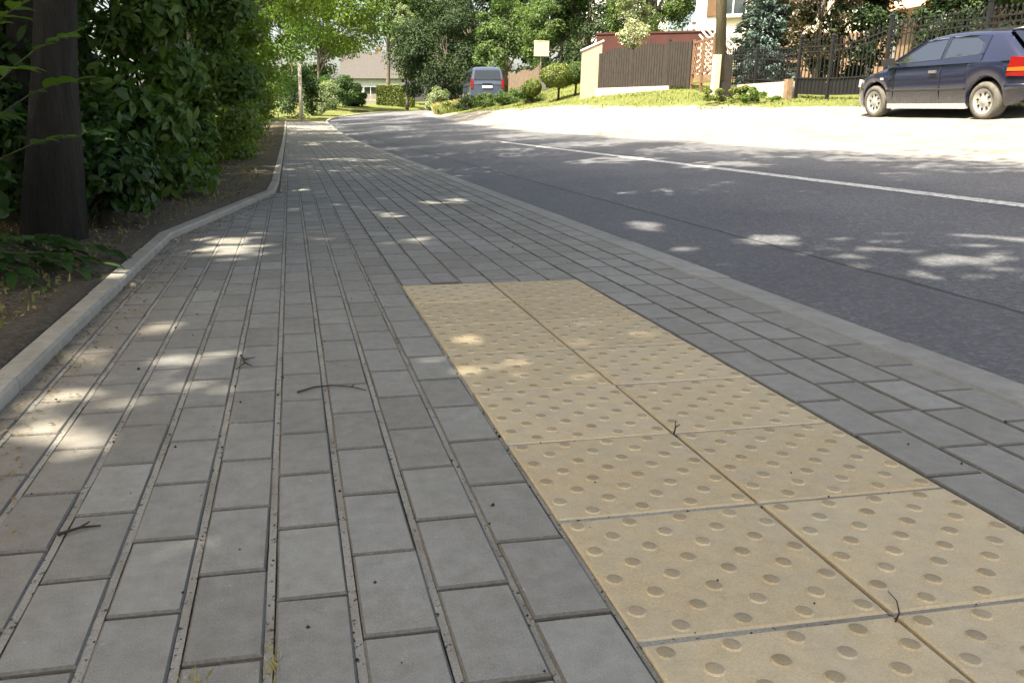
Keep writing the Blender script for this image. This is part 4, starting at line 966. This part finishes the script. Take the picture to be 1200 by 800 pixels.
twig('thin curved twig lying across the pavers in the middle', [(-.012, 1.86, .004), (.03, 1.885, .006), (.07, 1.89, .006), (.115, 1.875, .005), (.148, 1.845, .004)], .0026, [[(.115, 1.875, .005), (.125, 1.885, .007)]])
twig('small forked twig on a paver joint left of the curved twig', [(-.16, 2.20, .004), (-.145, 2.12, .006), (-.125, 2.09, .004)], .0028, [[(-.145, 2.12, .006), (-.165, 2.07, .004)], [(-.15, 2.15, .006), (-.12, 2.16, .008)]])
twig('tiny upright sprig on the tactile slab joint', [(.742, 1.455, .0), (.745, 1.455, .018), (.741, 1.45, .034)], .0022, [[(.745, 1.455, .018), (.752, 1.45, .026)]])
twig('short bent stem on the nearest tactile slabs', [(.735, .80, .005), (.752, .815, .006), (.768, .84, .006), (.775, .865, .004)], .0013)
twig('dark bit of twig on the left pavers', [(-.385, 1.235, .004), (-.355, 1.25, .006), (-.325, 1.255, .004)], .003, [[(-.355, 1.25, .006), (-.345, 1.27, .005)]])
pts = np.concatenate([np.stack([-.05 + .004 * rg.normal(size=30), .86 + .02 * rg.normal(size=30), np.full(30, -.004)], 1), np.stack([-.135 + .01 * rg.normal(size=12), .845 + .012 * rg.normal(size=12), np.full(12, -.002)], 1)])
blades('joint_grass', 'tiny dry grass tuft sprouting from a paver joint', pts, .016, M['drygrass'], 8, .0012)

# ------------------------------------------------------------------ vehicles (x forward, y left, z up, origin on the ground)
def arc(x, xw, rw, zw, zb):
    d = abs(x - xw); return zw + math.sqrt(rw * rw - d * d) if d < rw and zw + math.sqrt(rw * rw - d * d) > zb else zb
def car_body(xs, top, hw, zb, wheels, rw, zw, mtl, root, name='body'):
    m = MB(); ring = []
    for x in xs:
        w = hw(x); z0 = max(arc(x, wx, rw, zw, zb(x)) for wx in wheels); zt = top(x); z0 = min(z0, zt - .03); hmid = z0 + (zt - z0) * .5
        half = [(w * .93, z0), (w * .985, z0 + (zt - z0) * .12), (w, hmid), (w * .985, z0 + (zt - z0) * .8), (w * .93, zt - .015), (w * .8, zt + .012), (0, zt + .03)]
        ring.append([(x, y, z) for y, z in half] + [(x, -y, z) for y, z in half[-2::-1]])
    k = len(ring[0]); vs = [p for r_ in ring for p in r_]; n = len(ring)
    fs = [(i * k + j, (i + 1) * k + j, (i + 1) * k + j + 1, i * k + j + 1) for i in range(n - 1) for j in range(k - 1)]
    fs += [tuple(range(k)), tuple(range(n * k - 1, (n - 1) * k - 1, -1))]
    m.add(vs, fs); o = m.build(name, mtl, root, True); 
    md = o.modifiers.new('edges', 'EDGE_SPLIT'); md.split_angle = R(38); return o
def wheel(root, x, y, r, wd, s, spokes=6):
    n = 28; prof = [(r * .66, -wd / 2), (r * .93, -wd / 2), (r, -wd * .3), (r, wd * .3), (r * .93, wd / 2), (r * .66, wd / 2), (r * .64, wd * .3)]
    m = MB(); vs = [(x + a * math.cos(2 * math.pi * q / n), y + s * b, r + a * math.sin(2 * math.pi * q / n)) for a, b in prof for q in range(n)]
    fs = [(i * n + q, i * n + (q + 1) % n, (i + 1) * n + (q + 1) % n, (i + 1) * n + q) for i in range(len(prof) - 1) for q in range(n)]
    m.add(vs, fs); w = m.build('wheel', M['rubber'], root, True)
    m = MB(); pr = [(r * .66, wd * .50), (r * .58, wd * .46), (r * .52, wd * .36), (r * .2, wd * .42), (r * .12, wd * .5)]
    vs = [(x + a * math.cos(2 * math.pi * q / n), y + s * b, r + a * math.sin(2 * math.pi * q / n)) for a, b in pr for q in range(n)]
    m.add(vs, [(i * n + q, i * n + (q + 1) % n, (i + 1) * n + (q + 1) % n, (i + 1) * n + q) for i in range(len(pr) - 1) for q in range(n)] + [tuple(4 * n + q for q in range(n))])
    m.build('rim', M['rim'], w, True)
    for q in range(spokes):
        a = 2 * math.pi * q / spokes + .2; m = MB(); c, sn = math.cos(a), math.sin(a)
        m.tube([(x + r * .34 * c, y + s * wd * .392, r + r * .34 * sn), (x + r * .46 * c, y + s * wd * .392, r + r * .46 * sn)], [r * .055, r * .055], 6); m.build('rim_slot', M['dark'], w)
def lerp(t, a): return float(np.interp(t, [p[0] for p in a], [p[1] for p in a]))
def xsr(a, b, st, extra): return sorted(set([round(a + i * st, 3) for i in range(int((b - a) / st) + 1)] + [round(e, 3) for e in extra]))
def hatch():
    root = empty('hatchback_car', (0, 0, 0)); tag(root, 'dusty dark blue three-door hatchback parked on the gravel verge', 'car')
    r = .30; FW, RW = 1.31, -1.31; hood = [(-2.02, .80), (-1.98, .92), (-1.8, .97), (-1, .97), (.0, .945), (.92, .925), (1.2, .87), (1.6, .79), (1.9, .70), (2.03, .62), (2.1, .50)]
    hwid = [(-2.02, .70), (-1.95, .78), (-1.6, .835), (0, .845), (1.3, .84), (1.75, .79), (1.98, .70), (2.1, .58)]
    zb = [(-2.02, .36), (-1.9, .26), (-1.6, .2), (1.6, .17), (1.95, .2), (2.1, .26)]
    ex = []
    for w in (FW, RW): ex += [w + .365 * math.cos(a * math.pi / 14) for a in range(15)]
    xs = xsr(-2.02, 2.1, .14, ex + [2.1, 2.03, -1.98, .92])
    car_body(xs, lambda x: lerp(x, hood), lambda x: lerp(x, hwid), lambda x: lerp(x, zb), (FW, RW), .362, r, M['carblue'], root)
    MB().box((0, 0, .42), (3.5, 1.2, .36)).build('underbody', M['dark'], root)
    ys_ = lambda z: .80 - .47 * (z - .93)
    roof = [(-1.93, .955), (-1.88, 1.0), (-1.42, 1.30), (-1.2, 1.34), (-.7, 1.372), (-.2, 1.378), (.1, 1.35), (.22, 1.315), (.93, .95), (.97, .925)]
    m = MB(); ring = []
    for x, zt in roof:
        zz = max(zt - .05, .925); half = [(ys_(.90), .90), (ys_(zz), zz), (ys_(zz) - .035, max(zt - .018, .93)), (ys_(zz) - .12, zt), (0, zt + .02)]
        ring.append([(x, y, z) for y, z in half] + [(x, -y, z) for y, z in half[-2::-1]])
    k = len(ring[0]); nn = len(ring)
    hole = lambda i, j: (j in (0, 7) and 3 <= i <= 7) or (i == 7 and 2 <= j <= 5) or (i == 1 and 3 <= j <= 4)
    m.add([p for q in ring for p in q], [(i * k + j, (i + 1) * k + j, (i + 1) * k + j + 1, i * k + j + 1) for i in range(nn - 1) for j in range(k - 1) if not hole(i, j)])
    for s in (1, -1):
        m.bar((-.325, s * (ys_(.93) - .01), .92), (-.325, s * (ys_(1.32) - .01), 1.33), .09, .03)
        m.bar((.93, s * (ys_(.94) - .012), .935), (.20, s * (ys_(1.28) - .012), 1.30), .04, .06)
        m.poly([(x, s * ys_(z), z) for x, z in ((-1.2, .90), (.95, .90), (.95, .95), (-.3, .975), (-1.2, 1.03))][::s], .012)
        m.poly([(x, s * ys_(z), z) for x, z in ((-1.2, 1.0), (-1.14, 1.03), (-1.10, 1.19), (-.92, 1.285), (-1.0, 1.31), (-1.2, 1.29))][::s], .012)
    cb = m.build('cabin', M['carblue'], root, True); cb.modifiers.new('edges', 'EDGE_SPLIT').split_angle = R(34)
    for x, w in ((-.12, .48), (-.98, 1.15)):
        for y in ((.36, -.36) if w < 1 else (0,)):
            q = MB(); q.bar((x, y, .82), (x - .10, y, 1.12), w, .12); q.build('seat', M['seatcloth'], root)
            for hy in ((0,) if w < 1 else (-.33, .33)):
                q = MB(); q.box((x - .13, y + hy, 1.19), (.09, .25, .14)); q.build('headrest', M['seatcloth'], root)
    q = MB(); q.box((.74, 0, .95), (.36, 1.35, .08)); q.build('dashboard', M['trim'], root)
    q = MB(); q.tube([(.42 - .05 * math.sin(t * .5236), .36 + .18 * math.cos(t * .5236), .97 + .16 * math.sin(t * .5236)) for t in range(13)], .014, 6, cap=False); q.build('steering_wheel', M['trim'], root)
    def side_poly(name, pts, s, mtl, off=.006, th=.004):
        p = [(x, s * (ys_(z) + off), z) for x, z in pts]
        if s < 0: p = p[::-1]
        mm = MB(); mm.poly(p[::-1], th); return mm.build(name, mtl, root)
    for s in (1, -1):
        w1 = [(.80, .965), (.20, 1.275), (-.28, 1.305), (-.30, .985)]; w2 = [(-.37, .99), (-.35, 1.305), (-.92, 1.285), (-1.12, 1.19), (-1.17, 1.05), (-1.10, 1.02)]
        for pl in (w1, w2):
            q = MB(); pp = [(x, s * (ys_(z) + .004), z) for x, z in pl]; q.tube(pp + pp[:1], .011, 5, cap=False); q.build('window_seal', M['trim'], root)
        side_poly('window', w1, s, M['clearglass']); side_poly('window', w2, s, M['clearglass'])
        yb = lambda z, x: s * (lerp(x, hwid) * (1. if .35 < z < .8 else .985) + .004)
        for x in (.78, -.36):
            mm = MB(); mm.tube([(x, yb(.9, x) * .945, .925), (x, yb(.78, x), .78), (x, yb(.5, x), .5), (x + (.03 if x > 0 else 0), yb(.3, x) * .985, .27)], .006, 5); mm.build('door_seam', M['dark'], root)
        mm = MB(); mm.tube([(x, yb(.5, x) * 1.002, .50) for x in (.93, .4, 0, -.5, -.92)], .022, 6); mm.build('side_moulding', M['trim'], root)
        mm = MB(); mm.box((0, s * .80, .225), (1.88, .06, .085)); mm.build('sill', M['silltrim'], root)
        mm = MB(); mm.box((-.22, s * .852, .80), (.17, .03, .045)); mm.build('door_handle', M['chrome'], root)
        mm = MB(); mm.box((1.08, s * .842, .72), (.07, .02, .035)); mm.build('side_marker', M['lampw'], root)
        mm = MB(); mm.tube([(.72, s * .80, .97), (.74, s * .90, 1.0)], .025, 6); mm.box((.755, s * .96, 1.015), (.10, .19, .12)); mm.build('mirror', M['trim'], root)
        mm = MB(); mm.add([(-2.035, s * .80, .66), (-2.035, s * .80, .93), (-2.035, s * .42, .93), (-2.035, s * .42, .66), (-1.74, s * .848, .68), (-1.80, s * .826, .96), (-1.9, s * .42, .95), (-1.9, s * .42, .66)], [(0, 1, 2, 3), (4, 5, 1, 0), (5, 6, 2, 1), (7, 6, 5, 4), (3, 2, 6, 7), (0, 3, 7, 4)]); tl = mm.build('tail_light', M['tail'], root)
        mm = MB(); mm.add([(-2.04, s * .803, .74), (-2.04, s * .803, .80), (-2.04, s * .45, .80), (-2.04, s * .45, .74), (-1.76, s * .853, .75), (-1.77, s * .851, .80)], [(0, 1, 2, 3), (4, 5, 1, 0)]); mm.build('indicator', M['amber'], tl)
        mm = MB(); mm.add([(2.04, s * .45, .54), (2.04, s * .45, .66), (1.86, s * .745, .72), (1.9, s * .745, .58), (1.8, s * .7, .56), (1.78, s * .7, .70)], [(0, 1, 2, 3), (3, 2, 5, 4)]); mm.build('headlight', M['lampw'], root)
        for x in (FW, RW): wheel(root, x, s * .735, r, .19, s, 8)
    mm = MB(); mm.poly([(-1.90, .62, 1.005), (-1.90, -.62, 1.005), (-1.46, -.50, 1.305), (-1.46, .50, 1.305)][::-1], .012); mm.build('rear_window', M['clearglass'], root)
    mm = MB(); mm.poly([(.90, -.66, .985), (.90, .66, .985), (.26, .55, 1.315), (.26, -.55, 1.315)][::-1], -.014); mm.build('windscreen', M['clearglass'], root)
    mm = MB(); mm.tube([(-2.03, -.72, .52), (-2.07, -.4, .52), (-2.07, .4, .52), (-2.03, .72, .52), (-1.75, .845, .52)], .05, 8); mm.build('rear_bumper', M['carblue'], root, True)
    mm = MB(); mm.box((-2.05, 0, .74), (.02, .5, .11)); mm.build('number_plate', M['plate'], root)
    mm = MB(); mm.tube([(-1.42, -.5, 1.33), (-1.5, 0, 1.36), (-1.42, .5, 1.33)], .03, 6); mm.build('roof_spoiler', M['carblue'], root, True)
    return root
car = hatch()
# placed by its near (left) side wheels
FWp, RWp = Vector((10.66, 13.96)), Vector((10.54, 11.34)); dv = (FWp - RWp).normalized(); lf = Vector((-dv.y, dv.x))
ctr = (FWp + RWp) / 2 - lf * .74
zn = .5 * float(land(FWp.x, FWp.y) + land(RWp.x, RWp.y)); zf_ = .5 * float(land(FWp.x + 1.48, FWp.y) + land(RWp.x + 1.48, RWp.y))
pit = math.atan2(float(land(FWp.x, FWp.y) - land(RWp.x, RWp.y)), 2.62)
car.scale = (1, 1, .95); car.location = (ctr.x, ctr.y, (zn + zf_) / 2 - .012); car.rotation_euler = (-math.atan2(zf_ - zn, 1.48), -pit, math.atan2(dv.y, dv.x))
def van():
    root = empty('parked_van', (0, 0, 0)); tag(root, 'grey-blue van seen from behind, parked behind low bushes', 'van')
    r = .31; FW, RW = 1.5, -1.5; top = [(-2.2, .98), (1.05, 1.0), (1.6, .95), (2.1, .82), (2.25, .6)]
    hwid = [(-2.2, .86), (-2.1, .90), (1.6, .90), (2.1, .80), (2.25, .66)]; zb = [(-2.2, .32), (-2., .24), (2., .22), (2.25, .3)]
    ex = []
    for w in (FW, RW): ex += [w + .38 * math.cos(a * math.pi / 10) for a in range(11)]
    car_body(xsr(-2.2, 2.25, .2, ex + [2.25]), lambda x: lerp(x, top), lambda x: lerp(x, hwid), lambda x: lerp(x, zb), (FW, RW), .375, r, M['vangrey'], root)
    MB().box((0, 0, .42), (3.8, 1.2, .36)).build('underbody', M['dark'], root)
    roof = [(-2.2, .97), (-2.17, 1.2), (-2.06, 1.76), (-1.9, 1.84), (-.4, 1.88), (.5, 1.82), (1.25, 1.2), (1.6, .97)]
    ys_ = lambda z: .88 - .20 * (z - .98); m = MB(); ring = []
    for x, zt in roof:
        zz = max(zt - .08, .96); half = [(ys_(.93), .93), (ys_(zz), zz), (ys_(zz) - .05, zt - .02), (ys_(zz) - .14, zt), (0, zt + .02)]
        ring.append([(x, y, z) for y, z in half] + [(x, -y, z) for y, z in half[-2::-1]])
    k = len(ring[0]); nn = len(ring)
    m.add([p for q in ring for p in q], [(i * k + j, (i + 1) * k + j, (i + 1) * k + j + 1, i * k + j + 1) for i in range(nn - 1) for j in range(k - 1)] + [tuple(range(k)), tuple(range(nn * k - 1, (nn - 1) * k - 1, -1))])
    m.build('cabin', M['vangrey'], root)
    m = MB(); m.poly([(-2.195, .70, 1.22), (-2.195, -.70, 1.22), (-2.10, -.62, 1.68), (-2.10, .62, 1.68)][::-1], .01); m.build('rear_window', M['vanglass'], root)
    m = MB(); m.poly([(1.28, -.72, 1.2), (1.28, .72, 1.2), (.6, .62, 1.76), (.6, -.62, 1.76)][::-1], -.012); m.build('windscreen', M['vanglass'], root)
    for s in (1, -1):
        for x0, x1 in ((-1.95, -.95), (-.85, .1), (.2, .85)):
            p = [(x0, s * (ys_(1.12) + .006), 1.12), (x1 + (.25 if x1 > .8 else 0), s * (ys_(1.12) + .006), 1.12), (x1 - (.15 if x1 > .8 else 0), s * (ys_(1.66) + .006), 1.66), (x0 + (.06 if x0 < -1.9 else 0), s * (ys_(1.66) + .006), 1.66)]
            m = MB(); m.poly(p if s > 0 else p[::-1], -.004 if False else .004); m.build('window', M['vanglass'], root)
        MB().box((-2.19, s * .80, 1.02), (.08, .14, .46)).build('tail_light', M['tail'], root)
        m = MB(); m.box((1.0, s * .98, 1.18), (.1, .2, .16)); m.build('mirror', M['trim'], root)
        MB().box((2.12, s * .62, .72), (.2, .3, .16)).build('headlight', M['lampw'], root)
        for x in (FW, RW): wheel(root, x, s * .80, r, .2, s, 6)
    m = MB(); m.box((-2.23, 0, .48), (.12, 1.7, .2)); m.build('rear_bumper', M['vangrey'], root)
    MB().box((-2.225, 0, .86), (.03, .52, .12)).build('number_plate', M['plate'], root)
    MB().box((-2.215, 0, 1.02), (.03, .5, .04)).build('tailgate_handle', M['trim'], root)
    return root
v_ = van(); v_.location = (10.35, 45.3, zl(10.35, 45.3)); v_.rotation_euler.z = R(90 - 6)
